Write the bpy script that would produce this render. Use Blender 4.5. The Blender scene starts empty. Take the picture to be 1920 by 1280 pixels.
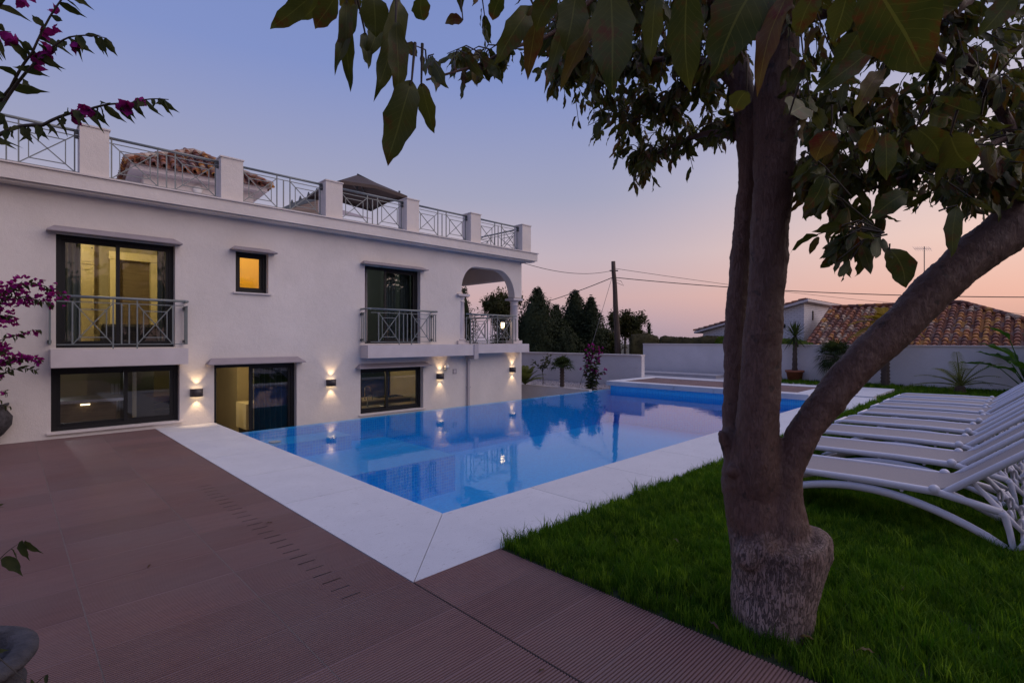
import bpy, math, random
from mathutils import Vector, Matrix, Euler, noise
R_ = math.radians
SC = bpy.context.scene
COL = SC.collection
random.seed(7)

# ------------------------------------------------------------------ camera
H = 1.6
HEAD = R_(45.3)
FWD = (math.cos(HEAD), math.sin(HEAD))
RGT = (math.sin(HEAD), -math.cos(HEAD))
cam_d = bpy.data.cameras.new('camera')
cam_d.sensor_width = 36
cam_d.lens = 18.0
cam_d.shift_y = -4 / 1920
cam_d.clip_start = 0.05
cam_d.clip_end = 6000
cam = bpy.data.objects.new('camera', cam_d)
COL.objects.link(cam)
cam.location = (0, 0, H)
cam.rotation_euler = (R_(90), 0, HEAD - R_(90))
SC.camera = cam

def P(x, y, d):
    """a place named by its bearing in the photograph and its distance in metres"""
    l = (x - 960) / 960 * d
    return Vector((FWD[0] * d + RGT[0] * l, FWD[1] * d + RGT[1] * l, H - (y - 636) / 960 * d))

# ------------------------------------------------------------------ dusk sky
SUN_AZ = R_(-32)      # world heading of the sunset, beyond the right edge
W = bpy.data.worlds.new('World')
SC.world = W
W.use_nodes = True
nt = W.node_tree
nt.nodes.clear()
def N(t, typ, **kw):
    n = t.nodes.new(typ)
    for k, v in kw.items():
        setattr(n, k, v)
    return n
def L(t, a, b):
    t.links.new(a, b)
def ramp(t, stops, fac, interp='LINEAR'):
    r = N(t, 'ShaderNodeValToRGB')
    r.color_ramp.interpolation = interp
    e = r.color_ramp.elements
    while len(e) < len(stops):
        e.new(0.5)
    for el, (p, c) in zip(e, stops):
        el.position = p
        el.color = tuple(c) + (1,) if len(c) == 3 else c
    L(t, fac, r.inputs[0])
    return r.outputs[0]
def math_(t, op, a, b=None, clamp=False):
    m = N(t, 'ShaderNodeMath', operation=op, use_clamp=clamp)
    for i, v in enumerate((a, b)):
        if v is None:
            continue
        if isinstance(v, (int, float)):
            m.inputs[i].default_value = v
        else:
            L(t, v, m.inputs[i])
    return m.outputs[0]
def mixc(t, fac, a, b, blend='MIX'):
    m = N(t, 'ShaderNodeMix', data_type='RGBA', blend_type=blend)
    for s, v in ((m.inputs[0], fac), (m.inputs[6], a), (m.inputs[7], b)):
        if isinstance(v, (int, float)):
            s.default_value = v
        elif isinstance(v, (tuple, list)):
            s.default_value = tuple(v) + (1,) if len(v) == 3 else v
        else:
            L(t, v, s)
    return m.outputs[2]

tc = N(nt, 'ShaderNodeTexCoord')
sep = N(nt, 'ShaderNodeSeparateXYZ')
L(nt, tc.outputs['Generated'], sep.inputs[0])
elev = math_(nt, 'MULTIPLY', math_(nt, 'ARCSINE', sep.outputs[2]), 2 / math.pi)      # 0 horizon .. 1 zenith
cool = ramp(nt, [(0.0, (.34, .28, .35)), (.018, (.42, .32, .37)), (.05, (.56, .38, .37)), (.10, (.50, .41, .44)), (.17, (.34, .345, .45)),
                 (.30, (.205, .265, .50)), (.45, (.16, .225, .47)), (1.0, (.10, .16, .38))], elev)
warm = ramp(nt, [(0.0, (.58, .32, .24)), (.04, (.84, .46, .33)), (.10, (.88, .60, .47)), (.18, (.72, .60, .57)), (.30, (.38, .40, .55)),
                 (.45, (.20, .27, .50)), (1.0, (.10, .16, .38))], elev)
hor = N(nt, 'ShaderNodeVectorMath', operation='DOT_PRODUCT')
L(nt, tc.outputs['Generated'], hor.inputs[0])
hor.inputs[1].default_value = (math.cos(SUN_AZ), math.sin(SUN_AZ), 0)
near = N(nt, 'ShaderNodeMapRange', interpolation_type='SMOOTHSTEP')
L(nt, hor.outputs['Value'], near.inputs[0])
near.inputs[1].default_value = .30
near.inputs[2].default_value = 1.02
dusk = mixc(nt, near.outputs[0], cool, warm)
sky = N(nt, 'ShaderNodeTexSky', sky_type='NISHITA')
sky.sun_disc = False
sky.sun_elevation = R_(1.0)
sky.sun_rotation = R_(90) - SUN_AZ
sky.ozone_density = 3.0
scaled = mixc(nt, 1.0, dusk, (6.4, 6.4, 6.7), 'MULTIPLY')
tinted = mixc(nt, 1.0, sky.outputs[0], (.06, .05, .07), 'MULTIPLY')
both = mixc(nt, 1.0, scaled, tinted, 'ADD')
bg = N(nt, 'ShaderNodeBackground')
L(nt, both, bg.inputs[0])
bg.inputs[1].default_value = 0.1
wo = N(nt, 'ShaderNodeOutputWorld')
L(nt, bg.outputs[0], wo.inputs[0])

sd = bpy.data.lights.new('sun', 'SUN')
sd.energy = 0.95
sd.angle = R_(75)
sd.color = (1.0, .80, .70)
so = bpy.data.objects.new('sun', sd)
COL.objects.link(so)
so.location = (0, 0, 20)
SUN_LAMP_AZ = SUN_AZ - R_(18)
sdir = Vector((math.cos(SUN_LAMP_AZ) * math.cos(R_(42)), math.sin(SUN_LAMP_AZ) * math.cos(R_(42)), math.sin(R_(42))))
so.rotation_euler = sdir.to_track_quat('Z', 'Y').to_euler()

vs = SC.view_settings
vs.view_transform = 'Standard'
vs.look = 'None'
vs.exposure = 0.75
vs.gamma = 1
vs.use_curve_mapping = False
SC.cycles.use_denoising = True
SC.cycles.max_bounces = 8
SC.cycles.transparent_max_bounces = 16
SC.cycles.caustics_reflective = False
SC.cycles.caustics_refractive = False
SC.cycles.sample_clamp_indirect = 4

# ------------------------------------------------------------------ mesh helpers
ORG = {}
class MB:
    def __init__(s):
        s.v = []; s.f = []; s.smooth = []; s.uv = []; s.has_uv = False
    def add(s, vs, fs, smooth=False, uvs=None):
        o = len(s.v)
        s.v += [tuple(v) for v in vs]
        s.f += [tuple(i + o for i in f) for f in fs]
        s.smooth += [smooth] * len(fs)
        if uvs:
            s.has_uv = True
            for f in fs:
                s.uv += [uvs[i] for i in f]
        else:
            for f in fs:
                s.uv += [(0, 0)] * len(f)
        return s
    def box(s, x0, x1, y0, y1, z0, z1):
        vs = [(x, y, z) for z in (z0, z1) for y in (y0, y1) for x in (x0, x1)]
        return s.add(vs, [(0, 2, 3, 1), (4, 5, 7, 6), (0, 1, 5, 4), (2, 6, 7, 3), (0, 4, 6, 2), (1, 3, 7, 5)])
    def bevbox(s, x0, x1, y0, y1, z0, z1, b=.01):
        """box with chamfered vertical and top edges"""
        ring = lambda i, z: [(x0 + i, y0 + b + i * 0, z), (x0 + b, y0 + i, z), (x1 - b, y0 + i, z), (x1 - i, y0 + b, z),
                             (x1 - i, y1 - b, z), (x1 - b, y1 - i, z), (x0 + b, y1 - i, z), (x0 + i, y1 - b, z)]
        vs = ring(0, z0) + ring(0, z1 - b) + ring(b * .7, z1)
        fs = [tuple(range(7, -1, -1)), tuple(range(16, 24))]
        for k in (0, 8):
            for i in range(8):
                j = (i + 1) % 8
                fs.append((k + i, k + j, k + 8 + j, k + 8 + i))
        return s.add(vs, fs)
    def prism(s, pts, a, b):
        """pts: list of 3d points of a planar outline; extruded by vector b-a"""
        n = len(pts)
        d = Vector(b) - Vector(a)
        vs = [Vector(p) for p in pts] + [Vector(p) + d for p in pts]
        fs = [tuple(range(n - 1, -1, -1)), tuple(range(n, 2 * n))]
        for i in range(n):
            j = (i + 1) % n
            fs.append((i, j, n + j, n + i))
        return s.add(vs, fs)
    def bar(s, a, b, w, h=None, up=(0, 0, 1)):
        h = h or w
        a = Vector(a); b = Vector(b)
        d = (b - a).normalized()
        u = Vector(up)
        if abs(d.dot(u)) > .98:
            u = Vector((0, 1, 0)) if abs(d.y) < .9 else Vector((1, 0, 0))
        x = d.cross(u).normalized(); y = x.cross(d).normalized()
        vs = []
        for p in (a, b):
            for sx, sy in ((-1, -1), (1, -1), (1, 1), (-1, 1)):
                vs.append(p + x * sx * w / 2 + y * sy * h / 2)
        return s.add(vs, [(3, 2, 1, 0), (4, 5, 6, 7), (0, 1, 5, 4), (1, 2, 6, 5), (2, 3, 7, 6), (3, 0, 4, 7)])
    def tube(s, pts, r, n=8, cap=True, flat=1.0, jit=0.0, up=(0, 0, 1)):
        pts = [Vector(p) for p in pts]
        rs = r if isinstance(r, (list, tuple)) else [r] * len(pts)
        vs = []; fs = []; uvs = []
        m = len(pts)
        prev = None
        for i, p in enumerate(pts):
            t = (pts[min(i + 1, m - 1)] - pts[max(i - 1, 0)])
            t = t.normalized() if t.length > 1e-9 else Vector((0, 0, 1))
            if prev is None:
                u = Vector(up)
                if abs(t.dot(u)) > .95:
                    u = Vector((1, 0, 0))
                x = t.cross(u).normalized()
            else:
                x = (prev - t * prev.dot(t)).normalized()
            prev = x
            y = t.cross(x).normalized()
            for k in range(n):
                a = 2 * math.pi * k / n
                rr = rs[i] * (1 + (noise.noise(p * 9 + Vector((math.cos(a), math.sin(a), 0)) * 1.3) * jit if jit else 0))
                vs.append(p + x * math.cos(a) * rr + y * math.sin(a) * rr * flat)
                uvs.append((k / n, i / m))
        for i in range(m - 1):
            for k in range(n):
                k2 = (k + 1) % n
                fs.append((i * n + k, i * n + k2, (i + 1) * n + k2, (i + 1) * n + k))
        if cap:
            fs.append(tuple(range(n - 1, -1, -1)))
            fs.append(tuple((m - 1) * n + k for k in range(n)))
        return s.add(vs, fs, True, uvs)
    def lathe(s, c, prof, n=16):
        """prof: list of (r, z)"""
        vs = []; fs = []
        m = len(prof)
        for r, z in prof:
            for k in range(n):
                a = 2 * math.pi * k / n
                vs.append((c[0] + math.cos(a) * r, c[1] + math.sin(a) * r, c[2] + z))
        for i in range(m - 1):
            for k in range(n):
                k2 = (k + 1) % n
                fs.append((i * n + k, i * n + k2, (i + 1) * n + k2, (i + 1) * n + k))
        fs.append(tuple(range(n - 1, -1, -1)))
        fs.append(tuple((m - 1) * n + k for k in range(n)))
        return s.add(vs, fs, True)
    def ball(s, c, r, n=10, sz=1.0):
        prof = [(max(r * math.sin(math.pi * i / n), .0005), -r * sz * math.cos(math.pi * i / n)) for i in range(n + 1)]
        return s.lathe(c, prof, n + 4)
    def build(s, name, m, parent=None, org=None):
        if org is None:
            if parent is not None:
                org = ORG.get(parent.name, Vector((0, 0, 0)))
            else:
                xs = [v[0] for v in s.v]; ys = [v[1] for v in s.v]; zs = [v[2] for v in s.v]
                org = Vector(((min(xs) + max(xs)) / 2, (min(ys) + max(ys)) / 2, min(zs)))
        org = Vector(org)
        me = bpy.data.meshes.new(name)
        me.from_pydata([tuple(Vector(v) - org) for v in s.v], [], s.f)
        me.polygons.foreach_set('use_smooth', s.smooth)
        if s.has_uv:
            u = me.uv_layers.new(name='UVMap')
            u.data.foreach_set('uv', [c for p in s.uv for c in p])
        me.materials.append(m)
        me.update()
        o = bpy.data.objects.new(name, me)
        COL.objects.link(o)
        if parent is not None:
            o.parent = parent
            ORG[o.name] = org
        else:
            o.location = org
            ORG[o.name] = org
        return o

def tag(o, label=None, cat=None, group=None, kind=None):
    if label: o['label'] = label
    if cat: o['category'] = cat
    if group: o['group'] = group
    if kind: o['kind'] = kind
    return o
def thing(name, loc, label, cat, group=None):
    o = bpy.data.objects.new(name, None)
    o.empty_display_size = .1
    COL.objects.link(o)
    o.location = loc
    ORG[o.name] = Vector(loc)
    return tag(o, label, cat, group)
def copy_tree(o, loc=None, label=None, parent=None):
    c = o.copy()
    COL.objects.link(c)
    if parent is not None:
        c.parent = parent
    for ch in list(o.children):
        copy_tree(ch, None, None, c)
    if loc is not None:
        c.location = loc
    if label:
        c['label'] = label
    return c
def inst(name, mesh, loc, parent=None, rot=None, scale=None):
    """one more object on shared mesh data"""
    o = bpy.data.objects.new(name, mesh)
    COL.objects.link(o)
    if parent is not None:
        o.parent = parent
        o.location = Vector(loc) - ORG.get(parent.name, Vector((0, 0, 0)))
    else:
        o.location = loc
    if rot is not None:
        o.rotation_euler = rot
    if scale is not None:
        o.scale = scale
    return o

# ------------------------------------------------------------------ materials
def newmat(name):
    m = bpy.data.materials.new(name)
    m.use_nodes = True
    t = m.node_tree
    b = t.nodes['Principled BSDF']
    return m, t, b
def noise_(t, vec, scale, detail=4, rough=.55):
    n = N(t, 'ShaderNodeTexNoise')
    n.inputs['Scale'].default_value = scale
    n.inputs['Detail'].default_value = detail
    n.inputs['Roughness'].default_value = rough
    if vec is not None:
        L(t, vec, n.inputs['Vector'])
    return n.outputs['Fac']
def pos(t, scale=None):
    g = N(t, 'ShaderNodeNewGeometry').outputs['Position']
    if scale:
        m = N(t, 'ShaderNodeVectorMath', operation='MULTIPLY')
        L(t, g, m.inputs[0])
        m.inputs[1].default_value = scale
        return m.outputs[0]
    return g
def bump(t, b, h, strength, dist=.01):
    n = N(t, 'ShaderNodeBump')
    n.inputs['Strength'].default_value = strength
    n.inputs['Distance'].default_value = dist
    L(t, h, n.inputs['Height'])
    L(t, n.outputs[0], b.inputs['Normal'])
def pm(name, c, rough=.6, var=None, bmp=None, metal=0, spec=.5, c2=None, random_=0, stretch=None, emit=None):
    m, t, b = newmat(name)
    b.inputs['Base Color'].default_value = tuple(c) + (1,)
    b.inputs['Roughness'].default_value = rough
    b.inputs['Metallic'].default_value = metal
    b.inputs['Specular IOR Level'].default_value = spec
    v = pos(t, stretch)
    out = None
    if var:
        n = noise_(t, v, var[0], 6)
        mr = N(t, 'ShaderNodeMapRange')
        L(t, n, mr.inputs[0])
        mr.inputs[1].default_value = .3
        mr.inputs[2].default_value = .7
        dark = c2 or tuple(x * (1 - var[1]) for x in c)
        out = mixc(t, mr.outputs[0], dark, c)
    if random_:
        oi = N(t, 'ShaderNodeObjectInfo')
        f = math_(t, 'ADD', math_(t, 'MULTIPLY', oi.outputs['Random'], random_ * 2), 1 - random_)
        cc = N(t, 'ShaderNodeCombineXYZ')
        for i in range(3):
            L(t, f, cc.inputs[i])
        out = mixc(t, 1.0, out if out is not None else tuple(c), cc.outputs[0], 'MULTIPLY')
    if out is not None:
        L(t, out, b.inputs['Base Color'])
    if bmp:
        bump(t, b, noise_(t, pos(t, stretch), bmp[0], 5), bmp[1], bmp[2] if len(bmp) > 2 else .01)
    if emit:
        b.inputs['Emission Color'].default_value = tuple(emit[0]) + (1,)
        b.inputs['Emission Strength'].default_value = emit[1]
    return m

def stucco(name, c):
    m, t, b = newmat(name)
    n1 = noise_(t, pos(t), 1.3, 6, .65)
    n2 = noise_(t, pos(t, (1, 1, .7)), .55, 5)
    f = math_(t, 'MULTIPLY', n1, n2)
    mr = N(t, 'ShaderNodeMapRange')
    L(t, f, mr.inputs[0]); mr.inputs[1].default_value = .12; mr.inputs[2].default_value = .38
    L(t, mixc(t, mr.outputs[0], tuple(x * .86 for x in c), c), b.inputs['Base Color'])
    b.inputs['Roughness'].default_value = .9
    b.inputs['Specular IOR Level'].default_value = .2
    h = math_(t, 'ADD', math_(t, 'MULTIPLY', noise_(t, pos(t), 75, 4, .75), .8), noise_(t, pos(t), 11, 4))
    bump(t, b, h, .55, .012)
    return m
M = {}
M['stucco'] = stucco('stucco', (.73, .672, .635))
M['trim'] = pm('trim_paint', (.60, .545, .55), .75, (3, .12), (25, .15))
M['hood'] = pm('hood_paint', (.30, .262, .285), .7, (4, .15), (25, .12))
M['garden_wall'] = stucco('garden_wall_render', (.66, .63, .65))
M['capstone'] = pm('capstone', (.68, .62, .60), .7, (6, .15), (40, .2))
M['frame'] = pm('dark_aluminium', (.010, .010, .012), .5, spec=.3)
M['rail'] = pm('grey_green_metal', (.17, .195, .20), .4, (12, .15), spec=.6)
M['bracket'] = pm('dark_bracket', (.05, .055, .06), .45)
M['lampbody'] = pm('lamp_bronze', (.05, .04, .04), .45)
M['lamp_lens'] = pm('lamp_lens', (.9, .8, .6), .4, emit=((1, .74, .42), 2.4))
M['lamp_white'] = pm('opal_glass', (.8, .8, .78), .3)
M['pipe'] = pm('downpipe_paint', (.42, .38, .40), .5)
M['coping'] = None
M['soil'] = pm('soil', (.03, .022, .016), .95, (20, .4), (60, .6))
M['plaster_in'] = pm('room_plaster', (.56, .49, .36), .8, (2, .1))
M['plaster_bath'] = pm('bathroom_plaster', (.86, .62, .16), .8, (2, .08))
M['plaster_cool'] = pm('bedroom_plaster', (.42, .44, .44), .8, (2, .1))
M['joinery'] = pm('painted_joinery', (.55, .46, .28), .5, (3, .08))
M['joinery_cool'] = pm('grey_joinery', (.40, .42, .41), .5, (3, .08))
M['casing'] = pm('door_casing', (.85, .74, .48), .45)
M['floor_in'] = pm('room_floor', (.30, .24, .15), .35, (3, .2))
M['worktop'] = pm('worktop', (.62, .50, .33), .3, (6, .15))
M['steel'] = pm('brushed_steel', (.55, .55, .56), .22, metal=1)
M['dark_unit'] = pm('dark_units', (.035, .035, .05), .3, (3, .3))
M['wood_unit'] = pm('wood_front', (.24, .18, .13), .5, (3, .35), stretch=(1, 1, 9))
M['curtain'] = pm('sheer_curtain', (.30, .33, .31), .9, (8, .15), (60, .2))
M['curtain_pale'] = pm('pale_curtain', (.50, .43, .42), .9, (8, .12), (60, .2))
M['bluedrape'] = pm('blue_panel', (.03, .07, .22), .5)
M['terracotta'] = pm('terracotta', (.36, .12, .06), .75, (8, .25), (30, .2))
M['stonepot'] = pm('weathered_stone', (.075, .070, .078), .85, (16, .6), (45, .9, .02), c2=(.025, .022, .026))
M['timber'] = pm('pole_timber', (.10, .07, .055), .9, (14, .5), (40, .8), stretch=(1, 1, .08))
M['cable'] = pm('cable_rubber', (.02, .02, .022), .6)
M['pebbles'] = pm('pebbles', (.42, .38, .40), .8, (30, .4), (40, .8, .02))
M['umbrella'] = pm('umbrella_canvas', (.07, .05, .045), .85, (5, .15), (80, .2))
M['furn'] = pm('dark_wicker', (.06, .035, .03), .7, (20, .4), (80, .6))
M['brickbuff'] = None

def glass(name, tint=(1, 1, 1), ior=1.5, rough=.0, ripple=None, boost=1.0):
    m, t, b = newmat(name)
    t.nodes.remove(b)
    out = t.nodes['Material Output']
    tr = N(t, 'ShaderNodeBsdfTransparent'); tr.inputs[0].default_value = tuple(tint) + (1,)
    gl = N(t, 'ShaderNodeBsdfGlossy'); gl.inputs['Roughness'].default_value = rough
    gl.inputs[0].default_value = (1, 1, 1, 1)
    fr = N(t, 'ShaderNodeFresnel'); fr.inputs[0].default_value = ior
    mx = N(t, 'ShaderNodeMixShader')
    fac = math_(t, 'MULTIPLY', fr.outputs[0], boost, True)
    L(t, fac, mx.inputs[0]); L(t, tr.outputs[0], mx.inputs[1]); L(t, gl.outputs[0], mx.inputs[2])
    L(t, mx.outputs[0], out.inputs[0])
    if ripple:
        n = N(t, 'ShaderNodeBump')
        n.inputs['Strength'].default_value = ripple[1]
        n.inputs['Distance'].default_value = ripple[2]
        h = math_(t, 'ADD', noise_(t, pos(t), ripple[0], 3), math_(t, 'MULTIPLY', noise_(t, pos(t), ripple[0] * .22, 2), 2.0))
        L(t, h, n.inputs['Height'])
        L(t, n.outputs[0], gl.inputs['Normal']); L(t, n.outputs[0], fr.inputs['Normal'])
    return m
M['glass'] = glass('window_glass', (.82, .86, .86), 1.5, boost=1.6)
M['water'] = glass('pool_water', (.78, .95, 1.0), 1.33, ripple=(7, .17, .005), boost=.84)

def mosaic(name, wall):
    m, t, b = newmat(name)
    s = N(t, 'ShaderNodeSeparateXYZ'); L(t, pos(t), s.inputs[0])
    c = N(t, 'ShaderNodeCombineXYZ')
    if wall:
        L(t, math_(t, 'ADD', s.outputs[0], s.outputs[1]), c.inputs[0]); L(t, s.outputs[2], c.inputs[1])
    else:
        L(t, s.outputs[0], c.inputs[0]); L(t, s.outputs[1], c.inputs[1])
    br = N(t, 'ShaderNodeTexBrick', offset=0.0, squash=1.0)
    L(t, c.outputs[0], br.inputs['Vector'])
    br.inputs['Color1'].default_value = (.004, .38, .88, 1)
    br.inputs['Color2'].default_value = (.006, .49, 1.0, 1)
    br.inputs['Mortar'].default_value = (.12, .62, .92, 1)
    br.inputs['Scale'].default_value = 1
    br.inputs['Mortar Size'].default_value = .0036
    br.inputs['Mortar Smooth'].default_value = .1
    br.inputs['Brick Width'].default_value = .05
    br.inputs['Row Height'].default_value = .05
    L(t, mixc(t, noise_(t, pos(t), 1.1, 3), br.outputs[0], (.02, .20, .66), 'MIX'), b.inputs['Base Color'])
    L(t, br.outputs[0], b.inputs['Base Color'])
    b.inputs['Roughness'].default_value = .3
    return m
M['mosaic_wall'] = mosaic('blue_mosaic_wall', True)
M['mosaic_floor'] = mosaic('blue_mosaic_floor', False)

def coping_mat():
    m, t, b = newmat('pale_granular_stone')
    n = noise_(t, pos(t), 2.2, 6, .65)
    g = noise_(t, pos(t), 110, 2, .8)
    base = mixc(t, n, (.50, .50, .53), (.66, .655, .68))
    spk = N(t, 'ShaderNodeMapRange'); L(t, g, spk.inputs[0])
    spk.inputs[1].default_value = .30; spk.inputs[2].default_value = .40
    base = mixc(t, spk.outputs[0], (.34, .33, .34), base)
    sc = noise_(t, pos(t, (6, 30, 30)), 1.4, 4, .7)
    s2 = N(t, 'ShaderNodeMapRange'); L(t, sc, s2.inputs[0]); s2.inputs[1].default_value = .33; s2.inputs[2].default_value = .38
    base = mixc(t, s2.outputs[0], (.40, .38, .38), base)
    oi = N(t, 'ShaderNodeObjectInfo')
    v = math_(t, 'ADD', math_(t, 'MULTIPLY', oi.outputs['Random'], .08), .95)
    cc = N(t, 'ShaderNodeCombineXYZ'); [L(t, v, cc.inputs[i]) for i in range(3)]
    L(t, mixc(t, 1.0, base, cc.outputs[0], 'MULTIPLY'), b.inputs['Base Color'])
    b.inputs['Roughness'].default_value = .75
    bump(t, b, g, .25, .004)
    return m
M['coping'] = coping_mat()

def tile_mat(name='ribbed_red_tile', c1=(.212, .114, .106), c2=(.120, .064, .064)):
    m, t, b = newmat(name)
    a = noise_(t, pos(t, (1.2, 9, 1)), 2.0, 6, .65)
    d = noise_(t, pos(t), 1.1, 5, .6)
    base = mixc(t, a, c2, c1)
    mr = N(t, 'ShaderNodeMapRange'); L(t, d, mr.inputs[0]); mr.inputs[1].default_value = .35; mr.inputs[2].default_value = .68
    base = mixc(t, math_(t, 'MULTIPLY', mr.outputs[0], .55), base, (.17, .125, .125))
    w = noise_(t, pos(t, (2, 14, 1)), 5.0, 5, .75)
    wr = N(t, 'ShaderNodeMapRange'); L(t, w, wr.inputs[0]); wr.inputs[1].default_value = .60; wr.inputs[2].default_value = .72
    base = mixc(t, math_(t, 'MULTIPLY', wr.outputs[0], .45), base, (.24, .18, .17))
    oi = N(t, 'ShaderNodeObjectInfo')
    v = math_(t, 'ADD', math_(t, 'MULTIPLY', oi.outputs['Random'], .20), .90)
    cc = N(t, 'ShaderNodeCombineXYZ'); [L(t, v, cc.inputs[i]) for i in range(3)]
    L(t, mixc(t, 1.0, base, cc.outputs[0], 'MULTIPLY'), b.inputs['Base Color'])
    r = N(t, 'ShaderNodeMapRange'); L(t, d, r.inputs[0]); r.inputs[3].default_value = .42; r.inputs[4].default_value = .75
    L(t, r.outputs[0], b.inputs['Roughness'])
    b.inputs['Specular IOR Level'].default_value = .4
    bump(t, b, noise_(t, pos(t), 150, 3), .2, .002)
    return m
M['tile'] = tile_mat()
M['joint'] = pm('joint_grout', (.165, .125, .112), .9, (20, .3))
M['slot'] = pm('drain_slot_dark', (.018, .012, .012), .8)

def bark_mat():
    m, t, b = newmat('bark')
    fz = N(t, 'ShaderNodeTexNoise'); fz.inputs['Scale'].default_value = 1; fz.inputs['Detail'].default_value = 6; fz.inputs['Roughness'].default_value = .62; fz.inputs['Distortion'].default_value = .7
    L(t, pos(t, (52, 52, 11)), fz.inputs['Vector'])
    ridge_ = math_(t, 'ABSOLUTE', math_(t, 'SUBTRACT', fz.outputs['Fac'], .5))
    n = noise_(t, pos(t), 3.0, 6, .65)
    fine = noise_(t, pos(t, (1, 1, .4)), 90, 4, .7)
    # the old lower trunk is cracked, the limbs above the cut are smooth
    s = N(t, 'ShaderNodeSeparateXYZ'); L(t, pos(t), s.inputs[0])
    low = N(t, 'ShaderNodeMapRange', interpolation_type='SMOOTHSTEP')
    L(t, math_(t, 'ADD', s.outputs[2], math_(t, 'MULTIPLY', n, .8)), low.inputs[0])
    low.inputs[1].default_value = .66; low.inputs[2].default_value = 1.05
    low.inputs[3].default_value = 1; low.inputs[4].default_value = .12
    crack = N(t, 'ShaderNodeMapRange'); L(t, ridge_, crack.inputs[0])
    crack.inputs[1].default_value = .0; crack.inputs[2].default_value = .045
    smooth_c = mixc(t, n, (.046, .019, .014), (.122, .055, .040))
    rough_c = mixc(t, crack.outputs[0], (.115, .076, .068), mixc(t, n, (.17, .115, .105), (.36, .265, .245)))
    col = mixc(t, low.outputs[0], smooth_c, rough_c)
    spots = noise_(t, pos(t), 17, 3)
    sp = N(t, 'ShaderNodeMapRange'); L(t, spots, sp.inputs[0]); sp.inputs[1].default_value = .63; sp.inputs[2].default_value = .70
    col = mixc(t, math_(t, 'MULTIPLY', sp.outputs[0], .7), col, (.022, .015, .014))
    L(t, col, b.inputs['Base Color'])
    b.inputs['Roughness'].default_value = .62
    h = math_(t, 'ADD', math_(t, 'MULTIPLY', math_(t, 'MULTIPLY', crack.outputs[0], low.outputs[0]), 1.0), math_(t, 'MULTIPLY', fine, .45))
    bump(t, b, h, .95, .016)
    return m
M['bark'] = bark_mat()

def leaf_mat(name, c1, c2, c3, under=.5, vein=True, trans=.35, scale=6, brown=.0):
    m, t, b = newmat(name)
    n = noise_(t, pos(t), scale, 4)
    mr = N(t, 'ShaderNodeMapRange'); L(t, n, mr.inputs[0]); mr.inputs[1].default_value = .35; mr.inputs[2].default_value = .65
    col = mixc(t, mr.outputs[0], c1, c2)
    if brown:
        n2 = noise_(t, pos(t), scale * 2.7, 4, .7)
        m2 = N(t, 'ShaderNodeMapRange'); L(t, n2, m2.inputs[0]); m2.inputs[1].default_value = .60 - brown * .1; m2.inputs[2].default_value = .68
        col = mixc(t, m2.outputs[0], col, c3)
    if vein:
        uv = N(t, 'ShaderNodeUVMap')
        s = N(t, 'ShaderNodeSeparateXYZ'); L(t, uv.outputs[0], s.inputs[0])
        du = math_(t, 'ABSOLUTE', math_(t, 'SUBTRACT', s.outputs[0], .5))
        rib = math_(t, 'LESS_THAN', du, .022)
        side = math_(t, 'SUBTRACT', s.outputs[1], math_(t, 'MULTIPLY', du, .45))
        fr = math_(t, 'FRACT', math_(t, 'MULTIPLY', side, 11))
        sv = math_(t, 'LESS_THAN', fr, .075)
        vv = math_(t, 'MAXIMUM', rib, math_(t, 'MULTIPLY', sv, .45))
        col = mixc(t, math_(t, 'MULTIPLY', vv, .5), col, tuple(min(1, x * 1.9 + .01) for x in c2))
        bump(t, b, math_(t, 'SUBTRACT', 1.0, vv), .3, .002)
    if name == 'grass_blade':
        oi = N(t, 'ShaderNodeObjectInfo')
        col = mixc(t, ramp(t, [(0, (0, 0, 0)), (.55, (.25, .25, .25)), (.86, (.5, .5, .5)), (1, (1, 1, 1))], oi.outputs['Random']), col, (.16, .27, .022))
    L(t, col, b.inputs['Base Color'])
    b.inputs['Roughness'].default_value = .50 if vein else .8
    b.inputs['Specular IOR Level'].default_value = .35 if vein else .15
    out = t.nodes['Material Output']
    tl = N(t, 'ShaderNodeBsdfTranslucent')
    L(t, mixc(t, 1.0, col, (1.5, 1.5, .7), 'MULTIPLY'), tl.inputs[0])
    mx = N(t, 'ShaderNodeMixShader'); mx.inputs[0].default_value = trans
    L(t, b.outputs[0], mx.inputs[1]); L(t, tl.outputs[0], mx.inputs[2]); L(t, mx.outputs[0], out.inputs[0])
    return m
M['leaf'] = leaf_mat('glossy_leaf', (.030, .044, .012), (.078, .082, .020), (.10, .030, .014), brown=.6)
M['leafbrown'] = leaf_mat('dying_leaf', (.085, .040, .018), (.10, .085, .022), (.09, .016, .014), brown=.8)
M['boug_leaf'] = leaf_mat('shrub_leaf', (.030, .040, .018), (.055, .060, .022), (.05, .03, .02), vein=False, scale=25)
M['bract'] = leaf_mat('magenta_bract', (.17, .006, .13), (.30, .016, .23), (.4, .02, .2), vein=False, scale=30, trans=.4)
M['grass'] = leaf_mat('grass_blade', (.012, .050, .002), (.038, .118, .005), (.09, .09, .02), vein=False, trans=.4, scale=1.5)
M['cypress'] = leaf_mat('conifer_foliage', (.012, .020, .010), (.032, .042, .018), (.05, .04, .02), vein=False, trans=.15, scale=1.6)
M['treeleaf'] = leaf_mat('broadleaf_foliage', (.022, .028, .010), (.055, .055, .020), (.08, .05, .02), vein=False, trans=.25, scale=1.2)
M['hedge'] = leaf_mat('clipped_hedge', (.030, .026, .010), (.065, .055, .020), (.10, .06, .03), vein=False, trans=.1, scale=2)
M['hedge_green'] = leaf_mat('bright_hedge', (.05, .09, .010), (.12, .17, .016), (.1, .1, .02), vein=False, trans=.3, scale=5)
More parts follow.
